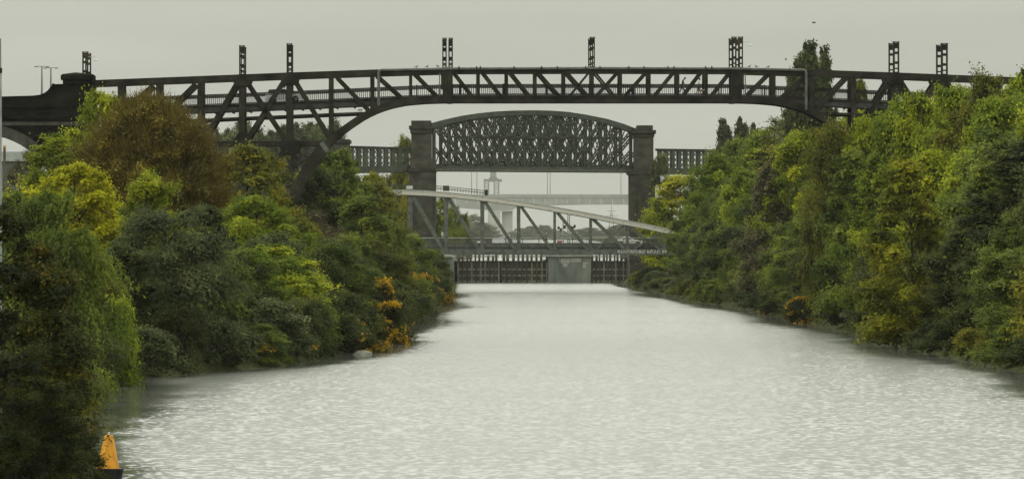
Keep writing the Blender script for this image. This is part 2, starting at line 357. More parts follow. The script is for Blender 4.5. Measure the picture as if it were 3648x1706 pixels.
# top chord: one length each side of the suspended span, and the span itself
cpart('top_chord', lambda mb, g: mb.path([g(x, tz(x)) for x in (334, 560, 800, 1026, 1200, 1345, 1470, 1579)], 0.62, 0.62))
cpart('top_chord', lambda mb, g: mb.path([g(x, tz(x)) for x in (1605, 1900, 2110, m2(1900), m2(1605))], 0.58, 0.62), mirror=False)
# arch rib and lower girder
ARCH = [(1057, 671), (1083, 624), (1109, 584), (1133, 551), (1160, 522), (1185, 496), (1211, 473), (1237, 453), (1263, 435), (1289, 418), (1314, 404), (1340, 392), (1366, 382), (1392, 374), (1417, 368), (1443, 363), (1469, 360), (1520, 356), (1579, 354)]
def arch_y(px): return lerp_line(ARCH, px if px <= 2110 else m2(px))
cpart('arch_rib', lambda mb, g: mb.path([g(x, y) for x, y in ARCH[3:]], 0.7, 0.75))
cpart('arch_foot', lambda mb, g: mb.path([g(x, y) for x, y in ((1047, 690), (1057, 671), (1083, 624), (1109, 584), (1133, 551), (1158, 524))], 1.12, 0.95, wds=[0.9, 1.14, 1.16, 1.16, 1.14, 1.1]), M['steel'])
cpart('arch_shoe', lambda mb, g: mb.prism([(g(1026, 0).x, g(0, 712).z - 0.0), (g(1058, 0).x, g(0, 712).z), (g(1074, 0).x, g(0, 684).z), (g(1040, 0).x, g(0, 672).z)] if g(1026, 0).x < g(1058, 0).x else [(g(1058, 0).x, g(0, 712).z), (g(1026, 0).x, g(0, 712).z), (g(1040, 0).x, g(0, 672).z), (g(1074, 0).x, g(0, 684).z)], -0.7, 0.7))
cpart('foot_splice', lambda mb, g: mb.bar(g(1150, 529), g(1163, 520), 1.2, 1.02), M['pipe'])
cpart('bottom_girder', lambda mb, g: mb.path([g(x, 355) for x in (1605, 1900, 2110, m2(1900), m2(1605))], 0.62, 0.62), mirror=False)
cpart('girder_flange', lambda mb, g: mb.path([g(x, 345.2) for x in (1614, 2110, m2(1614))], 0.07, 0.86), mirror=False)
# girder cover plates hanging proud of the lower edge
for k in range(17):
    x = 1640 + k * 58.0
    cpart('cover_plate', lambda mb, g, x=x: mb.box(g(x, 367.5, -0.36), g(x + 34, 364.8, 0.36)), mirror=False, far=False)
# verticals
def post(x, y0, y1, wd): cpart('vertical_post', lambda mb, g: mb.bar(g(x, y0), g(x, y1), wd, 0.5))
for x, wd in ((1704, 0.32), (1805, 0.30), (1907, 0.30), (2009, 0.29)): post(x, 256, 346, wd)
cpart('vertical_post', lambda mb, g: mb.bar(g(2110, 256), g(2110, 346), 0.33, 0.5), mirror=False)
for x, y1, wd in ((430, 380, 0.62), (566, 390, 0.58), (714, 494, 0.60), (862, 500, 0.66), (1179, 490, 0.46), (1326, 398, 0.43), (1463, 360, 0.34)): post(x, tz(x) + 8, y1, wd)
post(1031, 275, 668, 0.66)
cpart('hinge_column', lambda mb, g: mb.box(g(1578, 366, -0.45), g(1594.3, 240, 0.45)))
cpart('hinge_column', lambda mb, g: mb.box(g(1594.5, 367, -0.47), g(1613, 240, 0.47)))
cpart('bearing_block', lambda mb, g: mb.box(g(1571, 320, -0.62), g(1578, 262, 0.3)), far=False)
# gussets
cpart('gusset_plate', lambda mb, g: mb.add([g(x, y, wy) for wy in (-0.4, 0.4) for x, y in ((1009, 500), (1054, 500), (1074, 518), (1056, 548), (1010, 548), (990, 518))], [(0,1,2,3,4,5), (11,10,9,8,7,6)] + [(i, i+6, (i+1) % 6 + 6, (i+1) % 6) for i in range(6)]))
for x in (862, 1031):
    cpart('gusset_plate', lambda mb, g, x=x: mb.add([g(px, py, wy) for wy in (-0.42, 0.42) for px, py in ((x-34, tz(x)+8), (x+34, tz(x)+8), (x+26, tz(x)+30), (x-26, tz(x)+30))], [(0,1,2,3), (7,6,5,4)] + [(i, i+4, (i+1) % 4 + 4, (i+1) % 4) for i in range(4)]))
cpart('gusset_plate', lambda mb, g: mb.add([g(px, py, wy) for wy in (-0.42, 0.42) for px, py in ((848, 474), (876, 474), (893, 510), (831, 510))], [(0,1,2,3), (7,6,5,4)] + [(i, i+4, (i+1) % 4 + 4, (i+1) % 4) for i in range(4)]))
# diagonals
DIAG = [(1618, 260, 1686, 347, .30), (1720, 258, 1788, 347, .30), (1818, 258, 1890, 347, .32), (1916, 258, 1996, 347, .34), (2018, 258, 2098, 347, .34), (2100, 258, 2028, 345, .2),
        (1199, 275, 1318, 398, .42), (1340, 268, 1446, 362, .40), (1476, 262, 1564, 350, .36),
        (1050, 288, 1172, 490, .52), (1011, 291, 885, 492, .52), (882, 298, 1013, 494, .50), (843, 301, 733, 490, .55), (697, 300, 610, 386, .50), (545, 306, 480, 360, .48),
        (1010, 540, 985, 592, .5), (1048, 532, 1100, 566, .24)]
for x0, y0, x1, y1, wd in DIAG:
    cpart('diagonal_brace', lambda mb, g, a=(x0, y0, x1, y1, wd): mb.bar(g(a[0], a[1]), g(a[2], a[3]), a[4], 0.4))
cpart('lower_chord', lambda mb, g: mb.bar(g(560, 513), g(1158, 511), 0.50, 0.6))
# road deck
def deck(mb, g):
    xs = [150, 437, 700, 900, 1170, 1330, 1458, 1561, 1615, 1860, 2110]; xs += [m2(x) for x in reversed(xs[:-1])]
    th = lambda x: 27 if min(x, m2(x)) < 1345 else (18 if min(x, m2(x)) < 1500 else 10)
    top = [(g(x, 0).x, g(x, dz(x)).z) for x in xs]; bot = [(g(x, 0).x, g(x, dz(x) + th(x)).z) for x in reversed(xs)]
    mb.prism(bot[::-1] + top[::-1], 0.42, GAP - 0.42)
cpart('road_deck', deck, M['asphalt'], mirror=False, far=False)
cpart('deck_fascia', lambda mb, g: mb.path([g(x, dz(x) + 4, 0.36) for x in (150, 437, 700, 900, 1170, 1330, 1458, 1561)], 0.24, 0.08), far=False)
for k in range(12):
    x = 640 + k * 62
    cpart('cross_girder', lambda mb, g, x=x: mb.box(g(x, dz(x) + 31, 0.44), g(x + 7, dz(x) + 25, GAP - 0.44)), far=False)
# service pipes
cpart('under_deck_pipe', lambda mb, g: mb.tube([g(x, lerp_line([(400, 443), (694, 430), (912, 420), (1294, 404)], x), 0.1) for x in (400, 694, 912, 1100, 1294)], 0.17, 8))
cpart('service_pipe', lambda mb, g: mb.tube([g(1349, 378, -0.45), g(1349, 262, -0.45), g(1351.5, 254, -0.45), g(1358, 251, -0.45), g(1582, 247, -0.45), g(1606, 246, -0.45), g(2110, 245, -0.45), g(m2(1606), 246, -0.45), g(m2(1358), 251, -0.45), g(m2(1351.5), 254, -0.45), g(m2(1349), 262, -0.45), g(m2(1349), 392, -0.45)], 0.15, 8), M['pipe'], mirror=False, far=False)
for x in (1635, 1698, 1711, 1831, 1929, 1985, 2086, 2137, 2239, 2293, 2379, 2400, 2513, 2535):
    cpart('pipe_bracket', lambda mb, g, x=x: mb.box(g(x - 2, 251, -0.65), g(x + 2, 237, -0.25)), mirror=False, far=False)
cpart('drain_pipe', lambda mb, g: mb.tube([g(1566, 262, -0.5), g(1566, 345, -0.5)], 0.055, 6), M['pipe'], far=False)
# railings
def rail(dy, th, dp):
    xs = [150, 437, 700, 900, 1170, 1330, 1458, 1561, 1615, 1860, 2110]; xs += [m2(x) for x in reversed(xs[:-1])]
    return lambda mb, g, wy: mb.path([g(x, dz(x) - dy, wy) for x in xs], th, dp)
for wy in (0.55, GAP - 0.55):
    root = cpart('railing', lambda mb, g: rail(36.5, 0.09, 0.12)(mb, g, wy), mirror=False, far=False)[0]
    for nm_, dy, th in (('mid_rail', 28.5, 0.075), ('bottom_rail', 2.5, 0.09)):
        mb = MB(); rail(dy, th, 0.06)(mb, C0.at, wy); mb.build(nm_, M['steel'], root)
    mb = MB(); mo = MB(); x = 330.0; q = 0
    while x < m2(330):
        a = C0.at(x, dz(x) - 28, wy); b = C0.at(x, dz(x) - 3, wy)
        mb.box((a.x - 0.02, wy - 0.02, b.z), (a.x + 0.02, wy + 0.02, a.z))
        c = C0.at(x + 3.65, dz(x) - 36, wy)
        mo.box((a.x - 0.05, wy - 0.02, a.z), (a.x + 0.05, wy + 0.02, c.z)); mo.box((c.x - 0.03, wy - 0.02, a.z), (c.x + 0.03, wy + 0.02, c.z - 0.06))
        x += 7.3
    tag(mb.build('balusters', M['steel'], root), kind='stuff'); tag(mo.build('rail_ornament', M['steel'], root), kind='stuff')
    for k in range(23):
        x = 400 + k * 155.0
        a, b = C0.at(x, dz(x) - 40, wy), C0.at(x, dz(x), wy)
        MB().box((a.x - 0.07, wy - 0.09, b.z), (a.x + 0.07, wy + 0.09, a.z)).build('railing_standard', M['steel'], root)
# lattice posts standing on the top chords
def lattice_post(x, ytop, wpx, near=True, far=True, lamp=False):
    a = C0.at(x, ytop); b = C0.at(x, tz(x) - 6); hw = wpx * S / 2; fl = hw * 0.42
    mb = MB(); H = a.z - b.z
    for s in (-1, 1):
        xa, xb = a.x + s * (hw - fl), a.x + s * hw
        for y0 in (-0.28, 0.20): mb.box((xa, y0, b.z), (xb, y0 + 0.08, a.z))
        mb.box((a.x + s * (hw - 0.05), -0.20, b.z), (a.x + s * (hw - 0.002), 0.20, a.z - 0.03))
    i = hw - fl - 0.003
    for f0, f1 in ((0.80, 0.985), (0.62, 0.70), (0.31, 0.39), (0.15, 0.19), (0.0, 0.06)):
        mb.box((a.x - i, -0.26, b.z + H * f0), (a.x + i, 0.26, b.z + H * f1))
    cap = MB().box((a.x - hw - 0.03, -0.33, a.z), (a.x + hw + 0.03, 0.33, a.z + 0.06))
    for wy in ([0.0] if near else []) + ([GAP] if far else []):
        o = link('lattice_post', mb.mesh('lattice_post', M['steel']), cb, (0, wy, 0)); cap.build('post_cap', M['steel'], o)
    if lamp:
        l = MB().tube([(a.x + hw, 0, a.z - 0.5), (a.x + hw + 0.55, 0, a.z - 0.46), (a.x + hw + 0.75, 0, a.z - 0.5), (a.x + hw + 0.78, 0, a.z - 0.62)], 0.025, 6).build('lamp_arm', M['galv'], cb)
        MB().lathe([(0.05, 0.22), (0.08, 0.2), (0.10, 0.1), (0.25, 0.0), (0.24, -0.05), (0.0, -0.05)], 12, (a.x + hw + 0.78, 0, a.z - 0.82)).build('lamp_shade', M['galv'], l, smooth=False)
for x, yt, wd in ((862, 165, 20), (1031, 158, 20), (1584, 138, 14.5), (1606, 138, 14.5), (2110, 135, 18), (2615, 134, 17), (2638, 134, 17), (3192, 151, 22), (3364, 157, 24)):
    lattice_post(x, yt, wd, lamp=(x == 2638))

# ================================================================== masonry approach at the left
ab = thing('masonry_approach', 'soot-black masonry approach with curved parapet and arch at the left bank', 'masonry arch', C0.loc, C0.yaw)
def q2(px, py): v = C0.at(px, py); return (v.x, v.z)
AC, AR = (-60, 751), 273.0
arc = [(AC[0] + AR * math.cos(R(t)), AC[1] - AR * math.sin(R(t))) for t in range(0, 181, 6)]
W0, W1 = -1.0, 7.6
top = [(-420, 356), (8, 350), (120, 347), (144, 344), (160, 338), (173, 329), (182, 318), (189, 308), (193, 301), (330, 301)]
spandrel = [q2(330, 301), q2(330, 800), q2(213, 800)] + [q2(x, y) for x, y in arc] + [q2(-333, 800), q2(-420, 800)] + [q2(x, y) for x, y in top[:-1]]
MB().prism(spandrel[::-1], W0, W1).build('spandrel_wall', M['soot'], ab)
mb = MB(); ro = [(AC[0] + (AR + 36) * math.cos(R(t)), AC[1] - (AR + 36) * math.sin(R(t))) for t in range(0, 181, 6)]
ri = [(AC[0] + (AR - 3) * math.cos(R(t)), AC[1] - (AR - 3) * math.sin(R(t))) for t in range(0, 181, 6)]
mb.prism([q2(*p) for p in ro] + [q2(*p) for p in reversed(ri)], W0 - 0.09, W0 - 0.004).build('arch_ring', M['ring'], ab)
for y, th, pr in ((376, 8, .22), (414, 9, .30), (436, 12, .18)):
    a, b = C0.at(-420, y + th), C0.at(322, y)
    MB().box((a.x, W0 - pr, a.z), (b.x, W0 - 0.003, b.z)).build('string_course', M['soot'] if y != 436 else M['ring'], ab)
mb = MB().path([C0.at(x, y - 2, W0 + 0.3) for x, y in top[:-1]], 0.16, 0.9); mb.build('parapet_coping', M['soot'], ab)
pa = MB().box(C0.at(226, 301, W0 - 0.2), C0.at(331, 286, 1.6)).build('pedestal', M['soot'], ab)
MB().box(C0.at(219, 286, W0 - 0.45), C0.at(338, 270, 1.85)).build('pedestal_cornice', M['soot'], pa)
a, b = C0.at(221, 270), C0.at(336, 268); c = C0.at(268, 258)
MB().add([(a.x, W0 - .4, a.z), (b.x, W0 - .4, a.z), (b.x, 1.8, a.z), (a.x, 1.8, a.z), (a.x + .1, W0 - .3, a.z + .12), (b.x - .1, W0 - .3, a.z + .12), (b.x - .1, 1.7, a.z + .12), (a.x + .1, 1.7, a.z + .12), (c.x, 0.4, c.z)],
         [(0, 3, 2, 1), (0, 1, 5, 4), (1, 2, 6, 5), (2, 3, 7, 6), (3, 0, 4, 7), (4, 5, 8), (5, 6, 8), (6, 7, 8), (7, 4, 8)]).build('pedestal_cap', M['soot'], pa)
lattice_post(304, 187, 21, far=True, lamp=True)
# double-armed street lamps beyond the parapet
for i, (x, yt, yb) in enumerate(((149, 238, 420), (181, 243, 420))):
    D = 640.0; b = P(x, yb, D); t_ = P(x, yt, D)
    lp = thing('street_lamp', ['taller double-armed street lamp behind the black parapet, nearer the left edge', 'double-armed street lamp right beside the parapet sweep'][i], 'street lamp', b, group='lamps behind the parapet')
    H = t_.z - b.z
    MB().tube([(0, 0, 0), (0, 0, H * 0.72), (0, 0, H)], 0.1, 8, rs=[0.13, 0.11, 0.07]).build('pole', M['mast'], lp)
    for s in (-1, 1):
        ar = MB().tube([(0, 0, H), (s * 0.3, 0, H + 0.03), (s * 0.55, 0, H)], 0.035, 6).build('arm', M['mast'], lp)
        MB().box((s * 0.45, -0.1, H - 0.08), (s * 0.82, 0.1, H + 0.04)).build('lantern', M['mast'], ar)

# ================================================================== railway viaduct
pl_, pr_ = P(1500, 600, 995), P(2287, 600, 1020)
VY = math.atan2(pr_.y - pl_.y, pr_.x - pl_.x)
V0 = Plane(((pl_.x + pr_.x) / 2, (pl_.y + pr_.y) / 2, 0), VY)
va = thing('railway_viaduct', 'old railway viaduct with a bow-topped lattice span between two stone towers', 'viaduct', V0.loc, VY)
CR = math.cos(VY); SR = math.sin(VY)
FAR = Vector((8.5 * SR + 1.25, 8.5 * CR, 0))   # the far truss stands straight behind in the canal's direction
def vp(px, py, wy=0.0): return V0.at(px, py, wy)
def vpart(name, mb, mat=M['steel2'], far=True, parent=None):
    o = mb.build(name, mat, va)
    if far: cp(o, va, FAR)
    return o
TCH = [(1535, 449), (1590, 434), (1650, 421), (1710, 412), (1770, 406), (1830, 403), (1900, 402), (1960, 403.5), (2020, 408), (2080, 417), (2140, 429), (2200, 447), (2262, 471)]
BCY = lambda x: 601 + (x - 1540) * 0.0075
def vty(x): return lerp_line(TCH, x)
vpart('top_chord', MB().path([vp(x, y) for x, y in TCH], 0.85, 0.8))
vpart('bottom_chord', MB().path([vp(x, BCY(x)) for x in (1535, 1900, 2262)], 0.85, 0.7))
vpart('chord_flange', MB().path([vp(x, BCY(x) + 4, -0.37) for x in (1536, 1900, 2261)], 0.36, 0.05), M['green_steel'], far=False)
XS = [1546 + k * 53.9 for k in range(14)]
def laced(x0, y0, x1, y1, wd, fl):
    """pair of flats with lacing between them"""
    a, b = vp(x0, y0), vp(x1, y1); d = (b - a); L = d.length; d.normalize(); nn = Vector((-d.z, 0, d.x)); mb = MB()
    for s in (-1, 1): mb.bar(a + nn * s * (wd - fl) / 2, b + nn * s * (wd - fl) / 2, fl, 0.3)
    k = max(2, int(L / (wd * 1.25)))
    for i in range(k):
        p, q = a + d * L * i / k, a + d * L * (i + 1) / k; s = 1 if i % 2 else -1
        mb.bar(p - nn * s * wd * .4, q + nn * s * wd * .4, 0.15, 0.06)
    return mb
for k, x in enumerate(XS):
    if 0 < k < 13: vpart('truss_vertical', laced(x, vty(x) + 4, x, BCY(x) - 6, 0.62, 0.2))
    else: vpart('end_post', MB().bar(vp(x, vty(x) + 3), vp(x, BCY(x) - 4), 0.5, 0.4))
for k in range(-1, 13):
    for dr in (1, -1):
        k0, k1 = (k, k + 2) if dr == 1 else (k + 2, k)
        mid = k + 1 - 6.5
        if dr == 1 and mid > 2.6: continue
        if dr == -1 and mid < -2.6: continue
        f0, f1 = max(0, min(13, k0)), max(0, min(13, k1))
        x0, x1 = 1546 + 53.9 * f0, 1546 + 53.9 * f1
        # clipped diagonals start part-way down the end post
        y0t, y1b = vty(x0) + 6, BCY(x1) - 6
        if f0 != k0: y0t = (y0t + BCY(x0)) / 2
        if f1 != k1: y1b = (vty(x1) + y1b) / 2
        vpart('truss_diagonal', laced(x0, y0t, x1, y1b, 0.58, 0.18))
mb = MB(); x = XS[0]
for k in range(55):      # fine lattice web between the main members
    for dr in (1, -1):
        xa = XS[0] + k * 13.475 + 5; xb = xa + dr * 62
        if XS[0] <= xa <= XS[-1] and XS[0] <= xb <= XS[-1]:
            yb_ = BCY(xa) - 6; h_ = 190; n0 = 0
            # run each bar up until it meets the top chord
            for q in range(40):
                f = (q + 1) / 40; xx = xa + dr * 62 * f; yy = yb_ - h_ * f
                if yy < vty(xx) + 6: break
                n0 = f
            mb.bar(vp(xa, yb_, 0.30), vp(xa + dr * 62 * n0, yb_ - h_ * n0, 0.30), 0.2, 0.05)
tag(mb.build('lattice_web', M['steel2'], va), kind='stuff')
vpart('mid_strut', MB().path([vp(x, 488 + (x - 1600) * 0.006) for x in (1600, 1900, 2208)], 0.34, 0.3))
vpart('deck_edge', MB().path([vp(x, BCY(x) - 12, 0.5) for x in (1538, 1900, 2260)], 0.5, 0.1), far=False)
a, b = vp(1536, 611), vp(2260, 600)
mb = MB(); d0 = [vp(1538, BCY(1538) - 4), vp(2259, BCY(2259) - 4)]
mb.add([d0[0], d0[1], d0[1] + FAR, d0[0] + FAR] + [p + Vector((0, 0, 0.3)) for p in (d0[0], d0[1], d0[1] + FAR, d0[0] + FAR)], [(0,3,2,1),(4,5,6,7),(0,1,5,4),(1,2,6,5),(2,3,7,6),(3,0,4,7)]).build('track_deck', M['steel2'], va)
for k in range(1, 13):
    x = XS[k]; p = vp(x, vty(x) + 2)
    mb = MB(); q = p + FAR; mb.tube([p, q], 0.14, 5); p2 = vp(XS[k + 1] if k < 12 else x, vty(XS[k + 1] if k < 12 else x) + 2) + FAR
    if k < 12: mb.tube([p, p2], 0.09, 5)
    mb.build('lateral_brace', M['steel2'], va)
# stone towers (square to the canal, so they are turned back against the skew)
def tower(xl, xr, xl2, xr2, D, ys, base_px):
    o = MB(); X = lambda px: (px - 1824) * D / F - 0; Z = lambda py: EYE + (HOR - py) * D / F
    tw = []
    def bx(nm_, x0, x1, y0, y1, pad, mat):
        mb = MB(); dpt = 12.0
        lo = (X(x0), D - pad, Z(y1)); hi = (X(x1), D + dpt + pad, Z(y0)); mb.box(lo, hi)
        inv = Matrix.Translation(V0.loc) @ Matrix.Rotation(VY, 4, 'Z'); inv.invert()
        mb.v = [tuple(inv @ Vector(p)) for p in mb.v]
        return mb.build(nm_, mat, va)
    for nm_, x0, x1, y0, y1, pad, mt in ys: bx(nm_, x0, x1, y0, y1, pad, mt)
DL, DR = 993.0, 1017.0
tower(0, 0, 0, 0, DL, [
  ('tower_cap', 1465, 1534, 430, 448, 0.1, M['stonec']), ('tower_cornice', 1457, 1541, 448, 460, 0.5, M['stonec']), ('tower_moulding', 1461, 1538, 460, 474, 0.25, M['stonec']),
  ('tower_shaft', 1465, 1535, 474, 565, 0.0, M['stone']), ('tower_band', 1462, 1545, 565, 600, 0.2, M['stone']), ('tower_cornice', 1453, 1553, 600, 613, 0.6, M['stonec']),
  ('tower_pier', 1458, 1551, 613, 1030, 0.3, M['stone']), ('pier_pilaster', 1486, 1543, 616, 1030, 0.62, M['stone']),
  ('span_abutment', 1190, 1240, 505, 900, 0.2, M['stone']), ('abutment_cornice', 1184, 1245, 497, 509, 0.6, M['stonec'])], 0)
tower(0, 0, 0, 0, DR, [
  ('tower_cap', 2270, 2326, 447, 464, 0.1, M['stonec']), ('tower_cornice', 2254, 2337, 464, 476, 0.5, M['stonec']), ('tower_moulding', 2259, 2331, 476, 488, 0.25, M['stonec']),
  ('tower_shaft', 2261, 2328, 488, 575, 0.0, M['stone']), ('tower_band', 2258, 2333, 575, 608, 0.2, M['stone']), ('tower_cornice', 2236, 2340, 608, 622, 0.6, M['stonec']),
  ('tower_pier', 2243, 2334, 622, 1030, 0.3, M['stone']), ('pier_pilaster', 2272, 2326, 624, 1030, 0.62, M['stone']), ('pier_plinth', 2239, 2345, 985, 1035, 1.0, M['stonec'])], 0)
# side spans: close-set uprights with crossed lacing
def side_span(x0, x1, yt, yb, pitch, far=True):
    T = lambda x: yt[0] + (yt[1] - yt[0]) * (x - x0) / (x1 - x0); B = lambda x: yb[0] + (yb[1] - yb[0]) * (x - x0) / (x1 - x0)
    vpart('side_top_chord', MB().path([vp(x0, T(x0) + 4), vp(x1, T(x1) + 4)], 0.42, 0.6))
    vpart('side_bottom_girder', MB().path([vp(x0, B(x0) - 12), vp(x1, B(x1) - 12)], 1.15, 0.5))
    vpart('side_top_flange', MB().path([vp(x0, T(x0) + 1.5), vp(x1, T(x1) + 1.5)], 0.1, 0.9), far=False)
    x = x0 + pitch * 0.5
    while x < x1:
        vpart('side_upright', MB().box(vp(x - 6, B(x) - 20, -0.22), vp(x + 6, T(x) + 8, 0.22)), far=far)
        if x + pitch < x1:
            mb = MB(); ya, yb_ = T(x) + 10, B(x) - 22; n_ = 3
            for i in range(n_):
                u0, u1 = ya + (yb_ - ya) * i / n_, ya + (yb_ - ya) * (i + 1) / n_
                mb.bar(vp(x + 6, u0), vp(x + pitch - 6, u1), 0.12, 0.08); mb.bar(vp(x + 6, u1, .1), vp(x + pitch - 6, u0, .1), 0.12, 0.08)
            vpart('side_lacing', mb, far=False)
        x += pitch
side_span(1240, 1458, (520, 526), (616, 613), 24.4)
side_span(2338, 2560, (530, 533), (620, 626), 23.0, False)

# ================================================================== swing bridge
KD = 949.0; K0 = Plane((P(1976, 0, KD).x, KD, 0), -0.0062); ks = KD / F
kb = thing('swing_bridge', 'grey-green steel swing bridge with a rust-streaked pale curved top chord', 'bridge', K0.loc, K0.yaw)
KW = 9.0
def kp(px, py, wy=0.0): return K0.at(px, py, wy)
def kpart(name, mb, mat=M['green_steel'], far=True):
    o = mb.build(name, mat, kb)
    if far: cp(o, kb, (0, KW, 0))
    return o
KT = [(1080, 800), (1200, 732), (1300, 700), (1380, 688), (1440, 686), (1520, 689), (1600, 695), (1700, 705), (1800, 718), (1900, 733), (2000, 750), (2100, 768), (2200, 788), (2300, 807), (2400, 829), (2480, 850), (2560, 880)]
def kty(x): return lerp_line(KT, x)
kpart('top_chord', MB().path([kp(x, y) for x, y in KT], 0.76, 0.7), M['chord'])
mb = MB().path([kp(x, y - 8.9) for x, y in KT], 0.09, 0.95); kpart('chord_flange', mb, M['galv'])
mb = MB().path([kp(x, y + 8.9) for x, y in KT], 0.07, 0.9); kpart('chord_flange', mb, M['steel2'])
kpart('bottom_chord', MB().path([kp(x, 897.5) for x in (1080, 1976, 2570)], 0.86, 0.6))
kpart('chord_flange', MB().path([kp(x, 907.5) for x in (1080, 1976, 2570)], 0.09, 0.9))
KX = [1201, 1330, 1459, 1588, 1717, 1847, 1976, 2105, 2235, 2364, 2480]
for x in KX: kpart('truss_vertical', MB().bar(kp(x, kty(x) + 9), kp(x, 889), 0.56 if x < 1900 else 0.45, 0.4))
for x0, x1 in zip(KX, KX[1:]):
    if x0 < 2100: kpart('truss_diagonal', MB().bar(kp(x0 + 9, kty(x0) + 10), kp(x1 - 12, 888), 0.52, 0.3))
kpart('truss_diagonal', MB().bar(kp(2112, kty(2105) + 10), kp(2226, 888), 0.52, 0.3))
kpart('counter_brace', MB().bar(kp(2222, kty(2222) + 13), kp(2125, 888), 0.30, 0.2))
kpart('counter_brace', MB().bar(kp(2352, kty(2352) + 13), kp(2256, 888), 0.34, 0.2))
kpart('counter_brace', MB().bar(kp(2246, kty(2246) + 13), kp(2350, 888), 0.34, 0.2))
for x in KX[3:]: kpart('gusset_plate', MB().box(kp(x - 19, 890, -0.33), kp(x + 9, 882, 0.33)))
def kbox(name, x0, x1, y0, y1, w0, w1, mat): return MB().box(kp(x0, y1, w0), kp(x1, y0, w1)).build(name, mat, kb)
kbox('road_deck', 1080, 2570, 874, 889, 0.45, KW - 0.45, M['asphalt'])
kbox('kerb_plate', 1080, 2570, 871, 879, 0.40, 0.44, M['green_steel']); kbox('kerb_plate', 1080, 2570, 866, 879, KW - .44, KW - 0.40, M['green_steel'])
kbox('deck_stringer', 1080, 2570, 890, 906, 2.0, 2.4, M['steel2']); kbox('deck_stringer', 1080, 2570, 890, 906, KW - 2.4, KW - 2.0, M['steel2'])
for wy in (0.6, KW - 0.6):
    r_ = MB().path([kp(x, 847.5, wy) for x in (1080, 1976, 2570)], 0.09, 0.09).build('parapet', M['galv'] if wy < 2 else M['green_steel'], kb)
    mb = MB(); x = 1440.0
    while x < 2480:
        mb.bar(kp(x, 848, wy), kp(x + 11, 872, wy), 0.042, 0.03); mb.bar(kp(x + 11, 848, wy), kp(x, 872, wy), 0.042, 0.03); x += 6.2
    tag(mb.build('parapet_lattice', M['green_steel'], r_), kind='stuff')
    for k in range(18): MB().bar(kp(1440 + 60 * k, 847, wy), kp(1440 + 60 * k, 874, wy), 0.09, 0.09).build('parapet_post', M['green_steel'], r_)
# service walkway on the left half of the top chord
wk = MB().path([kp(x, kty(x) - 20) for x in (1200, 1300, 1380, 1440, 1520, 1600, 1700, 1735)], 0.1, 0.5).build('chord_walkway', M['steel2'], kb)
MB().path([kp(x, kty(x) - 29) for x in (1200, 1300, 1380, 1440, 1520, 1600, 1700, 1735)], 0.08, 0.08).build('walkway_handrail', M['steel2'], wk)
mb = MB()
for k in range(44):
    x = 1290 + k * 10; mb.bar(kp(x, kty(x) - 20), kp(x + 8, kty(x + 8) - 29), 0.05, 0.05); mb.bar(kp(x, kty(x) - 29), kp(x, kty(x) - 13), 0.07, 0.07)
tag(mb.build('walkway_lattice', M['steel2'], wk), kind='stuff')
MB().box(kp(1727, kty(1730) - 12, -0.3), kp(1738, kty(1730) - 32, 0.3)).build('walkway_stop', M['steel'], wk)
MB().box(kp(1448, kty(1450) - 13, -0.4), kp(1470, kty(1450) - 24, 0.4)).build('walkway_box', M['galv'], wk)
MB().box(kp(1578, kty(1580) - 13, -0.3), kp(1600, kty(1580) - 32, 0.3)).build('walkway_box', M['steel2'], wk)
# lettering on the bottom chord
fc = bpy.data.curves.new('lettering', 'FONT'); fc.body = 'KNUTSFORD ROAD BRIDGE'; fc.size = 0.74; fc.extrude = 0.012; fc.space_character = 1.12; fc.offset = 0.012
fo = bpy.data.objects.new('lettering', fc); COL.objects.link(fo); bpy.context.view_layer.update()
tm = bpy.data.meshes.new_from_object(fo.evaluated_get(bpy.context.evaluated_depsgraph_get())); bpy.data.objects.remove(fo)
tm.materials.clear(); tm.materials.append(M['letter'])
le = link('lettering', tm, kb); p = kp(2200, 902.0, -0.33); tw_ = max(v.co.x for v in tm.vertices)
le.location = p; le.rotation_euler = (R(90), 0, 0); le.scale = ((kp(2416, 0).x - p.x) / tw_, 1, 1)
le['label'] = 'worn white capital letters naming the bridge'
# turning pier under the left end, bank seat under the right end
sp = thing('bridge_seat', 'low grey masonry seat under the right end of the swing bridge', 'bridge seat', P(2440, 1034, KD + 2))
MB().box((-2.5, -1, -1), (9, 11, 6.0)).build('seat_wall', M['stone'], sp); MB().box((-2.8, -1.3, 6.0), (9, 11.3, 6.5)).build('seat_coping', M['concrete'], sp)

# ================================================================== lock
def lz(py): return EYE + (HOR - py) * LOCK / F
def lx(px): return (px - 1824) * LOCK / F
isl = thing('lock_island', 'pale weathered concrete island between the two sets of lock gates', 'lock island', (lx(2030), LOCK, 0))
MB().box((lx(1953) - lx(2030), 0, -1), (lx(2106) - lx(2030), 60, lz(914))).build('island_wall', M['concrete'], isl)
MB().box((lx(1938) - lx(2030), -0.35, lz(914)), (lx(2110) - lx(2030), 60, lz(908))).build('island_coping', M['concretep'], isl)
for x0, x1, y0, y1 in ((1998, 2030, 922, 937), (2076, 2096, 934, 954), (2034, 2070, 920, 934), (2005, 2022, 938, 950)):
    MB().box((lx(x0) - lx(2030), -0.03, lz(y1)), (lx(x1) - lx(2030), 0.0, lz(y0))).build('repair_patch', M['concretep'], isl)
for x0, x1 in ((1956, 1972), (2086, 2103)):
    MB().box((lx(x0) - lx(2030), -0.08, -1), (lx(x1) - lx(2030), -0.004, lz(940))).build('rubbing_strip', M['concrete'], isl)
lw = thing('lock_side_wall', 'stepped grey stone lock wall at the left end of the gates', 'lock wall', (lx(1600), LOCK - 16, 0))
MB().box((lx(1520) - lx(1600), 0, -1), (lx(1620) - lx(1600), 70, lz(965))).build('lower_wall', M['stone'], lw)
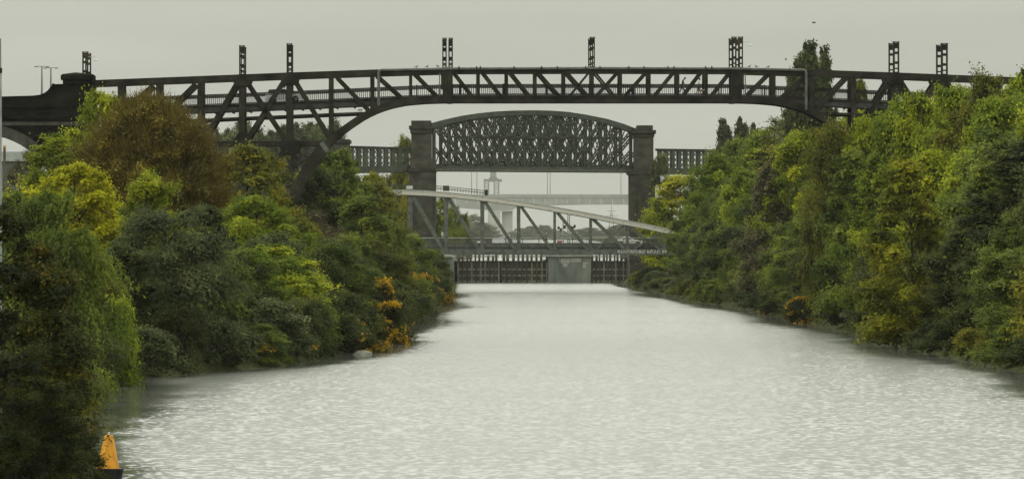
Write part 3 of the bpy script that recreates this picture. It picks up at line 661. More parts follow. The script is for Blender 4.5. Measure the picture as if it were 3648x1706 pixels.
MB().box((lx(1520) - lx(1600), 1, lz(965)), (lx(1617) - lx(1600), 70, lz(915))).build('upper_wall', M['concrete'], lw)
MB().box((lx(1520) - lx(1600), 0.5, lz(915)), (lx(1612) - lx(1600), 70, lz(909))).build('wall_coping', M['concretep'], lw)
rw = thing('lock_far_wall', 'dark lock wall behind the right viaduct tower', 'lock wall', (lx(2240), LOCK, 0))
MB().box((0, 0, -1), (30, 70, lz(912))).build('wall_face', M['stone'], rw)
def leaf(label, x0, x1, hinge_left):
    D0 = LOCK + 1.2; x0w, x1w = lx(x0), lx(x1); wdt = x1w - x0w; H = lz(925)
    g_ = thing('lock_gate', label, 'lock gate', (x0w if hinge_left else x1w, D0, 0), R(9 if hinge_left else -9), 'lock gates')
    s = 1 if hinge_left else -1; L = wdt / math.cos(R(9))
    def bx(nm_, u0, u1, z0, z1, d0, d1, mt):
        return MB().box((min(s*u0, s*u1), d0, z0), (max(s*u0, s*u1), d1, z1)).build(nm_, mt, g_)
    npl = max(6, int(L / 0.62)); jr = random.Random(int(x0))
    for k in range(npl): bx('plank', L * k / npl + 0.012, L * (k + 1) / npl - 0.012, -1, H - 0.45 + jr.uniform(-.03, .03), 0.0, 0.3 + jr.uniform(0, .03), M['gate'])
    for f in (0.0, 0.30, 0.62, 0.93): bx('gate_rail', 0, L, 0.1 + (H - 0.7) * f, 0.1 + (H - 0.7) * f + 0.32, -0.18, -0.004, M['gate_beam'] if f < .9 else M['gate'])
    nb = 9
    for k in range(nb + 1): bx('gate_stile', (L - 0.3) * k / nb, (L - 0.3) * k / nb + 0.3, 0, H - 0.3, -0.26, -0.184, M['gate_beam'] if jr.random() < 0.6 else M['gate'])
    bx('gate_walkway', 0, L, H - 0.4, H - 0.2, -0.5, 0.9, M['gate'])
    for k in range(nb + 1):
        u_ = (L - .8) * k / nb + jr.uniform(0, .25); bx('walkway_post', u_, u_ + jr.uniform(.3, .55), H - 0.2, H + jr.uniform(.8, 1.05), 0.3, 0.5, M['gate'])
    for z, t_ in ((0.22, .07), (0.45, .07), (0.68, .25)): bx('walkway_rail', 0, L, H - 0.2 + z, H - 0.2 + t_ + z, -0.2, -0.15, M['gate_beam'])
leaf('left leaf of the wide pair of dark timber lock gates', 1628, 1779, True)
leaf('right leaf of the wide pair of dark timber lock gates, against the island', 1785, 1952, False)
leaf('dark timber lock gate leaf right of the pale concrete island', 2107, 2238, True)
# hut, signal mast and sign by the lock
ht_ = thing('lock_hut', 'small dark lockside hut with a curved pale roof below the motorway piers', 'hut', P(1740, 862, 1150))
MB().box((-0.75, 0, -1), (0.75, 2, 1.35)).build('hut_wall', M['gate_beam'], ht_)
MB().path([(-0.95, 1, 1.5), (-0.5, 1, 1.85), (0, 1, 1.98), (0.5, 1, 1.85), (0.95, 1, 1.45)], 0.14, 2.6).build('hut_roof', M['concrete'], ht_)
MB().box((-0.3, -0.04, -1), (0.3, -0.004, 0.95)).build('hut_door', M['steel2'], ht_)
sg = thing('signal_mast', 'pair of railway-style signal masts with platforms seen through the swing bridge', 'signal mast', P(2024, 905, 1125)); k_ = 1125 / F
sx = lambda px: (px - 2024) * k_; sz = lambda py: (905 - py) * k_
for x, y in ((2006, 775), (2023, 758), (2029, 762)):
    MB().bar((sx(x), 0, -2), (sx(x), 0, sz(y)), 0.2, 0.2).build('mast', M['mast'], sg)
MB().bar((sx(1990), 0, sz(815)), (sx(2048), 0, sz(812)), 0.12, 0.12).build('crossarm', M['mast'], sg)
MB().tube([(sx(1985), 0, sz(765)), (sx(1996), 0, sz(757)), (sx(2006), 0, sz(756)), (sx(2026), 0, sz(760))], 0.05, 6).build('top_arm', M['mast'], sg)
for x, y in ((1990, 812), (1998, 818), (2012, 808), (2032, 808), (2040, 812), (2047, 806)):
    MB().box((sx(x - 4), -0.25, sz(y + 5)), (sx(x + 4), 0.15, sz(y - 5))).build('signal_head', M['steel'], sg)
rs = thing('red_board', 'small red board behind the swing bridge parapet', 'sign', P(1993, 905, 1000))
MB().bar((0, 0, -1.5), (0, 0, 1.9), 0.1, 0.1).build('board_post', M['mast'], rs)
MB().box((-0.4, -0.1, 1.85), (0.42, -0.051, 2.35)).build('board_panel', M['redp'], rs)

# ================================================================== motorway viaduct, far off
MD = 9000.0
mv = thing('motorway_viaduct', 'hazy pale concrete motorway viaduct far beyond the railway bridge', 'viaduct', (P(1790, 0, MD).x, MD, 0)); ms = MD / F
def mp_(px, py, wy=0.0): v = P(px, py, MD); return Vector((v.x - mv.location.x, wy, v.z))
def fill(name, tops, bots, w0, w1, mat):
    poly = [(mp_(x, y).x, mp_(x, y).z) for x, y in bots] + [(mp_(x, y).x, mp_(x, y).z) for x, y in reversed(tops)]
    return MB().prism(poly, w0, w1).build(name, mat, mv)
fill('parapet', [(900, 695), (1790, 692), (2900, 694)], [(900, 707), (1790, 704), (2900, 706)], -0.5, 0.3, M['viaduct_d'])
fill('deck_girder', [(900, 707), (1790, 704), (2900, 706)], [(900, 722), (1250, 724), (1450, 729), (1600, 738), (1700, 746), (1760, 750), (1800, 747), (1850, 740), (1960, 732), (2100, 729), (2240, 729), (2500, 735), (2900, 742)], 0.31, 26, M['viaduct_d'])
for k in range(28):
    x = 1300 + 40 * k
    MB().box(mp_(x, 726, 0.2), mp_(x + 4, 708, 0.305)).build('web_stiffener', M['viaduct'], mv)
for x0, x1, wy in ((1738, 1782, 1), (1788, 1826, 13), (2700, 2745, 1), (2750, 2790, 13), (1010, 1052, 1), (1058, 1096, 13)):
    MB().box(mp_(x0, 905, wy), mp_(x1, 742, wy + 14)).build('pier', M['viaduct'], mv)
fill('pier_head', [(1734, 738), (1832, 738)], [(1740, 757), (1828, 752)], 0.8, 20, M['viaduct'])
for i, x in enumerate((1680, 1699, 1950, 1960, 2212)):
    p = P(x, 700, MD + 4); lp = thing('motorway_lamp', ['leftmost of the thin tall lamp masts on the hazy motorway viaduct', 'second thin lamp mast from the left on the hazy viaduct', 'thin lamp mast just left of the middle pair on the hazy viaduct', 'thin lamp mast right of its twin on the hazy viaduct', 'thin lone lamp mast beside the right viaduct tower'][i], 'lamp mast', p, group='motorway lamp masts')
    MB().tube([(0, 0, -0.5), (0, 0, 47)], 0.22, 6, rs=[0.75, 0.5]).build('mast', M['mast'], lp)
    MB().tube([(-4, 0, 47.1), (0, 0, 47), (4, 0, 47.1)], 0.35, 6).build('lamp_arm', M['mast'], lp)
pt = thing('portal_tower', 'hazy lattice-legged portal tower rising above the motorway viaduct', 'tower', (P(1755, 700, MD).x, MD + 10, P(0, 700, MD).z)); 
tx = lambda px: (px - 1755) * ms; tzf = lambda py: (700 - py) * ms
for x0, x1 in ((1725, 1741), (1760, 1777)):
    lg = MB()
    for xx in (x0, x1):
        for yy in (-1, 1.4): lg.bar((tx(xx), yy, -1), (tx(xx), yy, tzf(648)), 1.6, 1.0)
    n_ = 5
    for i in range(n_):
        z0, z1 = tzf(700) + (tzf(650) - tzf(700)) * i / n_, tzf(700) + (tzf(650) - tzf(700)) * (i + 1) / n_
        lg.bar((tx(x0), -1, z0), (tx(x1), -1, z1), 1.0, 0.5); lg.bar((tx(x1), -1, z0), (tx(x0), -1, z1), 1.0, 0.5)
    lg.build('lattice_leg', M['mast'], pt)
MB().box((tx(1723), -2, tzf(648)), (tx(1788), 2.5, tzf(638))).build('platform', M['mast'], pt)
MB().prism([(tx(1740), tzf(638)), (tx(1776), tzf(638)), (tx(1768), tzf(630)), (tx(1746), tzf(630))], -1.6, 2).build('platform_hood', M['mast'], pt)
MB().box((tx(1746), -1.3, tzf(630)), (tx(1768), 1.6, tzf(560))).build('tower_stem', M['viaduct_d'], pt)
# faint pylon
py_ = thing('electricity_pylon', 'faint electricity pylon in the haze left of the right viaduct tower', 'pylon', P(2178, 860, 7500)); e_ = 7500 / F
mb = MB()
for s in (-1, 1): mb.bar((s * 16 * e_, 0, -3), (s * 2.5 * e_, 0, 100 * e_), 0.9, 0.6); mb.bar((s * 2.5 * e_, 0, 100 * e_), (0, 0, 128 * e_), 0.4, 0.4)
for i in range(6):
    z0, z1 = i * 17 * e_, (i + 1) * 17 * e_; w0, w1 = (16 - 13.5 * i / 6) * e_, (16 - 13.5 * (i + 1) / 6) * e_
    mb.bar((-w0, 0, z0), (w1, 0, z1), 0.25, 0.2); mb.bar((w0, 0, z0), (-w1, 0, z1), 0.25, 0.2)
mb.build('lattice_body', M['mast'], py_)
for z, hw in ((72, 17), (90, 22), (108, 15)): MB().bar((-hw * e_, 0, z * e_), (hw * e_, 0, z * e_), 0.6, 0.3).build('crossarm', M['mast'], py_)
# ================================================================== vehicles
def car(name, label, paint, loc, rz, L, Hh, estate):
    """x forward; body with wheel arches, cabin, glass, wheels, lamps"""
    c = thing(name, label, 'car', loc, rz); W = 1.7; h = L / 2; wr = 0.31; xf, xr = h - 0.78, -h + 0.74
    def archpts(xc):
        return [(xc + 0.39 * math.cos(t), 0.30 + 0.39 * math.sin(t)) for t in [math.pi * k / 8 for k in range(8, -1, -1)]]
    bot = [(-h + 0.1, 0.24)] + archpts(xr) + archpts(xf) + [(h - 0.12, 0.24)]
    topl = [(h - 0.02, 0.42), (h, 0.58), (h - 0.10, 0.70), (h - 0.55, 0.83), (h - 1.05, 0.92), (-h + 0.25, 0.98), (-h + 0.03, 0.90), (-h, 0.60), (-h + 0.05, 0.36)]
    prof = bot + topl; mb = MB(); n_ = len(prof); secs = [(-W/2, 0.94), (-W/2 + 0.06, 1.0), (W/2 - 0.06, 1.0), (W/2, 0.94)]
    vs_ = []
    for y, s in secs: vs_ += [(x * (s if s == 1 else 0.985), y, 0.24 + (z - 0.24) * (1 if s == 1 else 0.96)) for x, z in prof]
    fs = [tuple(range(n_)), tuple(range(4 * n_ - 1, 3 * n_ - 1, -1))]
    for k in range(3):
        for i in range(n_): fs.append((k*n_+i, k*n_+(i+1) % n_, (k+1)*n_+(i+1) % n_, (k+1)*n_+i))
    mb.add(vs_, fs).build('body', paint, c)
    rt = Hh
    if estate: cab = [(h - 1.12, 0.90), (-h + 0.10, 0.95), (-h + 0.30, rt - 0.06), (-h + 0.62, rt), (h - 2.05, rt), (h - 1.80, rt - 0.06)]
    else: cab = [(h - 1.35, 0.90), (-h + 0.55, 0.95), (-h + 1.15, rt - 0.05), (-h + 1.45, rt), (h - 2.30, rt), (h - 2.05, rt - 0.06)]
    mb = MB(); n_ = len(cab); vs_ = []
    tp = lambda z: W/2 - 0.05 - 0.24 * max(0, (z - 0.9)) / (rt - 0.9)
    vs_ = [(x, -tp(z), z) for x, z in cab] + [(x, tp(z), z) for x, z in cab]
    mb.add(vs_, [tuple(range(n_)), tuple(range(2*n_-1, n_-1, -1))] + [(i, n_+i, n_+(i+1) % n_, (i+1) % n_) for i in range(n_)])
    cabo = mb.build('cabin', paint, c)
    z0, z1 = 0.99, rt - 0.10
    fx = lambda z: cab[0][0] + (cab[-1][0] - cab[0][0]) * (z - 0.9) / (cab[-1][1] - 0.9)
    bx_ = lambda z: cab[1][0] + (cab[2][0] - cab[1][0]) * (z - 0.95) / (cab[2][1] - 0.95)
    mid = (fx(z0) + bx_(z0)) / 2 - 0.05
    for s in (-1, 1):
        for a0, a1 in ((0, 1), (2, 3)):
            q = [(fx(z0) - 0.12, z0), (fx(z1) - 0.10, z1), (mid + 0.05, z1), (mid + 0.05, z0)] if a0 == 0 else [(mid - 0.05, z0), (mid - 0.05, z1), (bx_(z1) + 0.12, z1), (bx_(z0) + 0.14, z0)]
            mb = MB(); mb.add([(x, s * (tp(z) + 0.012), z) for x, z in q] + [(x, s * (tp(z) - 0.03), z) for x, z in q], [(0,1,2,3), (7,6,5,4), (0,4,5,1), (1,5,6,2), (2,6,7,3), (3,7,4,0)])
            mb.build('side_window', M['glass'], c)
    for nm_, fn, sg_ in (('windscreen', fx, 1), ('rear_window', bx_, -1)):
        mb = MB(); q = [(fn(z0) + sg_ * 0.02, -tp(z0) + .1, z0), (fn(z0) + sg_ * 0.02, tp(z0) - .1, z0), (fn(z1) + sg_ * 0.02, tp(z1) - .08, z1), (fn(z1) + sg_ * 0.02, -tp(z1) + .08, z1)]
        mb.add(q + [(x - sg_ * 0.05, y, z) for x, y, z in q], [(0,1,2,3), (7,6,5,4), (0,4,5,1), (1,5,6,2), (2,6,7,3), (3,7,4,0)]).build(nm_, M['glass'], c)
    for x in (xf, xr):
        for s in (-1, 1):
            tm_ = MB().lathe([(0.19, -0.09), (wr - .03, -0.095), (wr, -0.06), (wr, 0.06), (wr - .03, 0.095), (0.19, 0.09)], 20).build('wheel', M['tyre'], c, (x, s * (W/2 - 0.12), wr)); tm_.rotation_euler = (R(90), 0, 0)
            MB().lathe([(0.02, -0.10), (0.19, -0.085), (0.2, -0.05), (0.2, 0.05), (0.19, 0.085), (0.02, 0.10)], 14).build('rim', M['rim'], tm_)
    for s in (-1, 1):
        MB().box((h - 0.16, s * 0.5 - 0.17, 0.60), (h + 0.012, s * 0.5 + 0.17, 0.72)).build('headlight', M['lens'], c)
        MB().box((-h - 0.012, s * 0.66 - 0.11, 0.66), (-h + 0.1, s * 0.66 + 0.11, 0.86)).build('tail_light', M['tail'], c)
        MB().box((fx(0.98) - 0.42, s * (W/2) - 0.02, 0.93), (fx(0.98) - 0.28, s * (W/2 + 0.13), 1.05)).build('wing_mirror', paint, c)
    for zb, xx in ((0.36, h), (0.36, -h)): MB().box((xx - 0.06, -W/2 + .1, zb), (xx + 0.035, W/2 - .1, zb + 0.14)).build('bumper', M['tyre'] if not estate else paint, c)
    return c
v = C0.at(1012, dz(1012)); g_ = C0.loc + C0.d * v.x + C0.n * (GAP * 0.5)
sl = math.atan2((dz(960) - dz(1070)) * S, 110 * S)
cr = car('car', 'silver hatchback driving over the dark cantilever bridge', M['silver'], (g_.x, g_.y, v.z + 0.005), C0.yaw, 3.95, 1.52, True); cr.rotation_euler = (0, -sl, C0.yaw)
v = kp(2244, 874); g_ = K0.loc + K0.d * v.x + K0.n * 3.0
car('car', 'white saloon car crossing the swing bridge at its right end', M['carwhite'], (g_.x, g_.y, v.z + 0.005), K0.yaw, 4.3, 1.42, False)

# ================================================================== people, dog, bicycle
def skin_mesh(name, pts, edges, rads, root=0, sub=2):
    me = bpy.data.meshes.new(name); me.from_pydata(pts, edges, []); o = bpy.data.objects.new(name, me); COL.objects.link(o)
    sm = o.modifiers.new('s', 'SKIN'); sm.use_smooth_shade = True
    for i, d in enumerate(me.skin_vertices[0].data):
        r_ = rads[i]; d.radius = (r_, r_) if not isinstance(r_, tuple) else r_; d.use_root = (i == root)
    s2 = o.modifiers.new('d', 'SUBSURF'); s2.levels = s2.render_levels = sub
    bpy.context.view_layer.update()
    m = bpy.data.meshes.new_from_object(o.evaluated_get(bpy.context.evaluated_depsgraph_get())); bpy.data.objects.remove(o); m.name = name
    return m
def person(label, loc, rz, top_m, leg_m, lean=0.12, stride=0.32, ride=False, scale=1.0, head_drop=0.03, skirt=False):
    """x is forward"""
    p = thing('person', label, 'person', loc, rz); p.scale = (scale,) * 3
    hip = 0.92 if not ride else 0.95; s_ = math.sin(lean); c_ = math.cos(lean)
    def up(h_, y=0.0, x=0.0): return (h_ * s_ + x, y, hip + h_ * c_)
    pts = [up(0), up(.18), up(.38), up(.50), up(.575, 0, .02), up(.66, 0, .03 + head_drop), up(.76, 0, .03 + head_drop * 1.6)]
    rad = [(.16, .115), (.145, .10), (.17, .11), (.12, .085), .052, (.075, .088), (.072, .085)]
    ed = [(i, i + 1) for i in range(6)]
    for s in (-1, 1):
        b = len(pts)
        if not ride:
            f = s * stride
            kx, ax = f * 0.55 + 0.05, f * 1.05 - (0.06 if f < 0 else 0)
            pts += [(0.0, s * .09, hip - .06), (kx, s * .10, hip - .46), (ax, s * .10, 0.10 + (0.05 if f < 0 else 0)), (ax + .15, s * .11, 0.045)]
        else:
            pts += [(0.02, s * .09, hip - .05), (0.40, s * .11, hip - .12 - (.22 if s > 0 else 0)), (0.24 + (.06 if s > 0 else 0), s * .12, .55 - (.25 if s > 0 else 0)), (0.40, s * .12, .50 - (.25 if s > 0 else 0))]
        rad += [.095, .062, .045, .035]; ed += [(0, b), (b, b+1), (b+1, b+2), (b+2, b+3)]
        b = len(pts); sh = up(.46, s * .19)
        if not ride: el = (sh[0] - s * .10, s * .25, sh[2] - .29); ha = (el[0] + .12 - s * .08, s * .25, el[2] - .23)
        else: el = (sh[0] + .16, s * .25, sh[2] - .22); ha = (sh[0] + .36, s * .24, sh[2] - .38)
        hv_ = (ha[0] + .06, ha[1], ha[2] - .05)
        pts += [sh, el, ha, hv_]; rad += [.062, .045, .033, .028]; ed += [(3, b), (b, b+1), (b+1, b+2), (b+2, b+3)]
    me = skin_mesh('body', pts, ed, rad)
    for mt in (top_m, leg_m, M['skin'], M['hair'], M['dark']): me.materials.append(mt)
    hz_ = pts[5][2]; hands = [Vector(pts[i]) for i in (14, 22)] if False else [Vector(q) for q in (pts[13], pts[14], pts[21], pts[22]) if q]
    for f in me.polygons:
        c = f.center
        if c.z > hz_ - .06: f.material_index = 3 if (c.z > hz_ + .06 or c.x < pts[5][0] - .015) else 2
        elif min((c - Vector(pts[i])).length for i in (14, 22)) < .07: f.material_index = 2
        elif c.z < 0.12 and not ride: f.material_index = 4
        elif c.z < hip + .02 and abs(c.y) < .2: f.material_index = 2 if (skirt and c.z < .55) else 1
        else: f.material_index = 0
    o = link('body', me, p)
    MB().lathe([(0.02, .10), (.06, .09), (.088, .04), (.094, -.02), (.085, -.06), (0.05, -.07)], 12).build('hair', M['hair'], p, (pts[6][0] - .02, 0, pts[6][2] + .0), smooth=True)
    MB().add([(.085, -.014, -.02), (.085, .014, -.02), (.118, 0, -.025), (.088, 0, .025)], [(0, 1, 2), (0, 2, 3), (1, 3, 2), (0, 3, 1)]).build('nose', M['skin'], p, (pts[5][0], 0, pts[5][2] + .02))
    return p
v = C0.at(2431, 338); g_ = C0.loc + C0.d * v.x + C0.n * 1.1
person('walker in dark jacket and trousers leaning forward on the cantilever bridge', (g_.x, g_.y, v.z), C0.yaw, M['navy'], M['dark'], lean=0.24, stride=0.30, head_drop=0.07, scale=1.06)
v = C0.at(2490, 338); g_ = C0.loc + C0.d * v.x + C0.n * 1.1
person('walker in a pale top and dark lower clothes on the cantilever bridge', (g_.x, g_.y, v.z), C0.yaw, M['pale'], M['dark'], lean=0.08, stride=0.22, head_drop=0.03, skirt=True, scale=1.0)
# the dog
v = C0.at(2501, 338); g_ = C0.loc + C0.d * v.x + C0.n * 1.6
dg = thing('dog', 'light brown dog beside the walker in the pale top', 'dog', (g_.x, g_.y, v.z), C0.yaw)
dp_ = [(-.28, 0, .46), (-.08, 0, .48), (.14, 0, .47), (.26, 0, .50), (.37, 0, .60), (.45, 0, .62), (.56, 0, .585)]
dr_ = [.085, .095, .12, .10, .065, .075, .04]; de = [(i, i + 1) for i in range(6)]
for s in (-1, 1):
    b = len(dp_); dp_ += [(.17, s*.08, .36), (.16, s*.085, .20), (.18, s*.085, .05), (.22, s*.085, .025)]; dr_ += [.055, .035, .026, .026]; de += [(2, b), (b, b+1), (b+1, b+2), (b+2, b+3)]
    b = len(dp_); dp_ += [(-.24, s*.08, .33), (-.36, s*.085, .19), (-.31, s*.085, .05), (-.27, s*.085, .025)]; dr_ += [.065, .035, .026, .026]; de += [(0, b), (b, b+1), (b+1, b+2), (b+2, b+3)]
    b = len(dp_); dp_ += [(.43, s*.055, .69)]; dr_ += [.022]; de += [(5, b)]
b = len(dp_); dp_ += [(-.40, 0, .53), (-.50, 0, .64)]; dr_ += [.028, .016]; de += [(0, b), (b, b + 1)]
dm = skin_mesh('body', dp_, de, dr_, 2); dm.materials.append(M['fur']); link('body', dm, dg)
# on the swing bridge
v = kp(1815, 874); g_ = K0.loc + K0.d * v.x + K0.n * 1.6
bk = thing('bicycle', 'dark bicycle under the rider on the swing bridge', 'bicycle', (g_.x, g_.y, v.z), K0.yaw)
for x in (-0.52, 0.52):
    wv = [(x + .33 * math.cos(t), 0, .34 + .33 * math.sin(t)) for t in [2 * math.pi * k / 20 for k in range(21)]]
    wl = MB().tube(wv, 0.024, 6).build('wheel', M['tyre'], bk); mb = MB()
    for k in range(8): mb.bar((x, 0, .34), (x + .32 * math.cos(k * math.pi / 4), 0, .34 + .32 * math.sin(k * math.pi / 4)), .008, .008)
    mb.build('spokes', M['rim'], wl)
mb = MB()
for a, b in (((-.52, 0, .34), (-.08, 0, .32)), ((-.08, 0, .32), (.38, 0, .78)), ((-.16, 0, .80), (.38, 0, .80)), ((-.08, 0, .32), (-.2, 0, .92)), ((-.52, 0, .34), (-.17, 0, .80)), ((.52, 0, .34), (.36, 0, .95))): mb.tube([a, b], .02, 6)
mb.build('frame', M['black'], bk); MB().box((-.32, -.07, .91), (-.08, .07, .97)).build('saddle', M['black'], bk); MB().tube([(.36, -.26, .98), (.36, .26, .98)], .018, 6).build('handlebar', M['black'], bk)
person('cyclist in dark clothes riding over the swing bridge', (g_.x - 0.18 * math.cos(K0.yaw), g_.y, v.z), K0.yaw, M['dark'], M['navy'], lean=0.62, ride=True)
v = kp(1948, 874); g_ = K0.loc + K0.d * v.x + K0.n * 1.5
person('pedestrian in dark clothes by the swing bridge parapet', (g_.x, g_.y, v.z), K0.yaw + 3.0, M['dark'], M['dark'], lean=0.2, stride=0.2, scale=1.05)

# ================================================================== birds
def bird(label, loc, rz):
    b = thing('pigeon', label, 'bird', loc, rz, 'pigeons on the cantilever bridge')
    pts = [(-.13, 0, .11), (-.04, 0, .13), (.05, 0, .16), (.09, 0, .22), (.105, 0, .255), (.14, 0, .25)]; 
    m = MB().tube(pts, .05, 8, rs=[.02, .06, .065, .035, .035, .008]); m.tube([(-.12, 0, .115), (-.25, 0, .08)], .02, 5, rs=[.03, .02])
    m.build('body', M['pigeon'], b, smooth=True)
    for s in (-1, 1): MB().tube([(.01, s*.02, .1), (.02, s*.02, 0)], .008, 4).build('leg', M['pigeon'], b)
    return b
for i, (px, py, sx_) in enumerate(((1484, 0, 1), (1522, 0, 1), (1559, 0, -1), (2670, 0, 1), (2694, 0, -1), (2737, 0, 1))):
    v = C0.at(px, tz(px)); g_ = C0.loc + C0.d * v.x
    bird(['pigeon furthest left on the top chord before the double post', 'bigger-looking pigeon on the top chord before the double post', 'pigeon closest to the left double post', 'pigeon closest to the right double post on the top chord', 'second pigeon right of the right double post', 'third pigeon right of the right double post'][i], (g_.x, g_.y, v.z + 0.31), 0.3 if sx_ > 0 else 2.8).scale = (1.15,) * 3
for i, px in enumerate((1279, 1287)):
    v = C0.at(px, 398); g_ = C0.loc + C0.d * v.x + C0.n * 0.1
    bird(['pigeon on the under-deck pipe, left of two', 'pigeon on the under-deck pipe, right of two'][i], (g_.x, g_.y, v.z), 0.5).scale = (1.1,) * 3
fb = thing('flying_bird', 'small dark bird flying high above the right half of the bridge', 'bird', P(2900, 83, 500), 0.4)
MB().tube([(-.2, 0, 0), (-.08, 0, .02), (.08, 0, .02), (.2, 0, .03)], .05, 8, rs=[.02, .05, .05, .01]).build('body', M['pigeon'], fb, smooth=True)
for s in (-1, 1): MB().add([(.08, 0, .03), (-.07, 0, .03), (-.12, s*.36, .10), (.0, s*.38, .11), (.02, s*.18, .12)], [(0, 1, 2, 4), (4, 2, 3)]).build('wing', M['pigeon'], fb)

# ================================================================== buoy, posts, shed at the left
BD = 206.0; b_ = P(383, 1744, BD); k_ = BD / F
bu = thing('navigation_buoy', 'orange tapering navigation buoy on a black float at the near left bank', 'buoy', (b_.x, b_.y, 0.0)); bu.rotation_euler = (0, R(1.5), R(20))
zb, zt = EYE + (HOR - 1672) * k_, EYE + (HOR - 1548) * k_
MB().lathe([(0.40, -0.4), (0.46, zb - 0.45), (0.56, zb - 0.03), (0.56, zb)], 20).build('float', M['black'], bu)
MB().lathe([(0.30, zb - 0.01), (0.575, zb), (0.575, zb + 0.05), (0.42, zb + 0.055)], 20).build('float_rim', M['black'], bu)
r0, r1 = 0.43, 0.155
MB().lathe([(r0, zb + 0.04), (r0 * .75 + r1 * .25, zb + (zt - zb) * .27), (r0 * .5 + r1 * .5, zb + (zt - zb) * .52), (r1, zt - 0.01), (r1 - .012, zt)], 8).build('topmark_cone', M['buoy'], bu)
MB().tube([(0, 0, zt), (0, 0, zt + 0.10)], 0.04, 8).build('lifting_stub', M['galv'], bu)
pb = P(0, 640, 200); lp = thing('lamp_column', 'tall pale galvanised column at the extreme left edge', 'lamp column', (P(1, 0, 200).x, 200, ground_z(P(1, 0, 200).x, 200) - 0.2))
z_ = lambda py: EYE + (HOR - py) * 200 / F - lp.location.z
MB().tube([(0, 0, 0), (0, 0, z_(250))], 0.055, 12, rs=[0.075, 0.05]).build('lower_column', M['dullgalv'], lp)
MB().tube([(0, 0, z_(252)), (0, 0, z_(138))], 0.036, 10, rs=[0.038, 0.03]).build('upper_column', M['mast'], lp)
MB().lathe([(0.05, 0), (0.068, 0.02), (0.068, 0.16), (0.04, 0.2)], 12, (0, 0, z_(262))).build('clamp', M['steel'], lp)
wp = thing('mooring_post', 'weathered timber post with orange lichen on top under the arch', 'post', P(16, 700, 470))
MB().box((-.1, -.1, -1.5), (.1, .1, P(0, 524, 470).z - P(0, 700, 470).z)).build('timber', M['wood'], wp)
MB().box((-.11, -.11, P(0, 526, 470).z - P(0, 700, 470).z), (.11, .11, P(0, 519, 470).z - P(0, 700, 470).z)).build('lichen_top', M['lichen'], wp)
sh = thing('shed', 'long pale grey shed glimpsed under the masonry arch', 'shed', (P(40, 0, 690).x, 690, ground_z(-60, 690)))
zz = lambda py: EYE + (HOR - py) * 690 / F - sh.location.z
MB().box((-12, 0, 0), (2.6, 9, zz(575))).build('shed_wall', M['concrete'], sh)
MB().prism([(-12.4, zz(575)), (3.0, zz(575)), (2.2, zz(541)), (-11.6, zz(541))], -0.4, 9.4).build('shed_roof', M['shed'], sh)
for k in range(14): MB().box((-11.5 + k, -0.47, zz(572)), (-11.4 + k, -0.41, zz(545))).build('roof_rib', M['shed'], sh)

# ================================================================== vegetation prototypes
def np_mesh(name, V, nq, tone, k=4):
    me = bpy.data.meshes.new(name); nv = len(V)
    me.vertices.add(nv); me.vertices.foreach_set('co', V.astype(np.float32).ravel())
    me.loops.add(nv); me.loops.foreach_set('vertex_index', np.arange(nv, dtype=np.int32))
    me.polygons.add(nq); me.polygons.foreach_set('loop_start', np.arange(0, nv, k, dtype=np.int32))
    at = me.attributes.new('tone', 'FLOAT', 'FACE'); at.data.foreach_set('value', tone.astype(np.float32))
    me.update(calc_edges=True); me.validate(); return me
def unit(a): return a / np.maximum(np.linalg.norm(a, axis=1, keepdims=True), 1e-6)
def leaves(C, Nn, size, aspect, r, spin=None):
    """diamond-shaped leaf sprays at C facing Nn"""
    n_ = len(C); t = r.normal(size=(n_, 3)) if spin is None else spin + 0.5 * r.normal(size=(n_, 3))
    t = unit(t - (t * Nn).sum(1, keepdims=True) * Nn); b = np.cross(Nn, t)
    s = size * r.uniform(0.6, 1.3, (n_, 1)); a = s * aspect
    V = np.stack([C - t * s * .5, C + b * a * .5 + Nn * s * .06, C + t * s * .5, C - b * a * .5 + Nn * s * .06], 1)
    return V.reshape(-1, 3)
def radius_profile(style, t):
    if style == 'ovoid': return np.sin(np.pi * np.clip(t, 0, 1) ** 0.75) ** 0.75 * 0.97 + 0.03
    if style == 'dome': return np.sqrt(np.clip(1 - (np.clip(t, 0, 1)) ** 2.2, 0, 1)) * (0.86 + 0.14 * np.clip(t * 3, 0, 1))
    if style == 'column': return np.sin(np.pi * np.clip(0.06 + 0.94 * t, 0, 1) ** 0.62) ** 0.6
    if style == 'cone': return np.clip(1 - t, 0, 1) ** 0.7 * np.clip(t * 9 + 0.3, 0, 1)
PROTO = {}
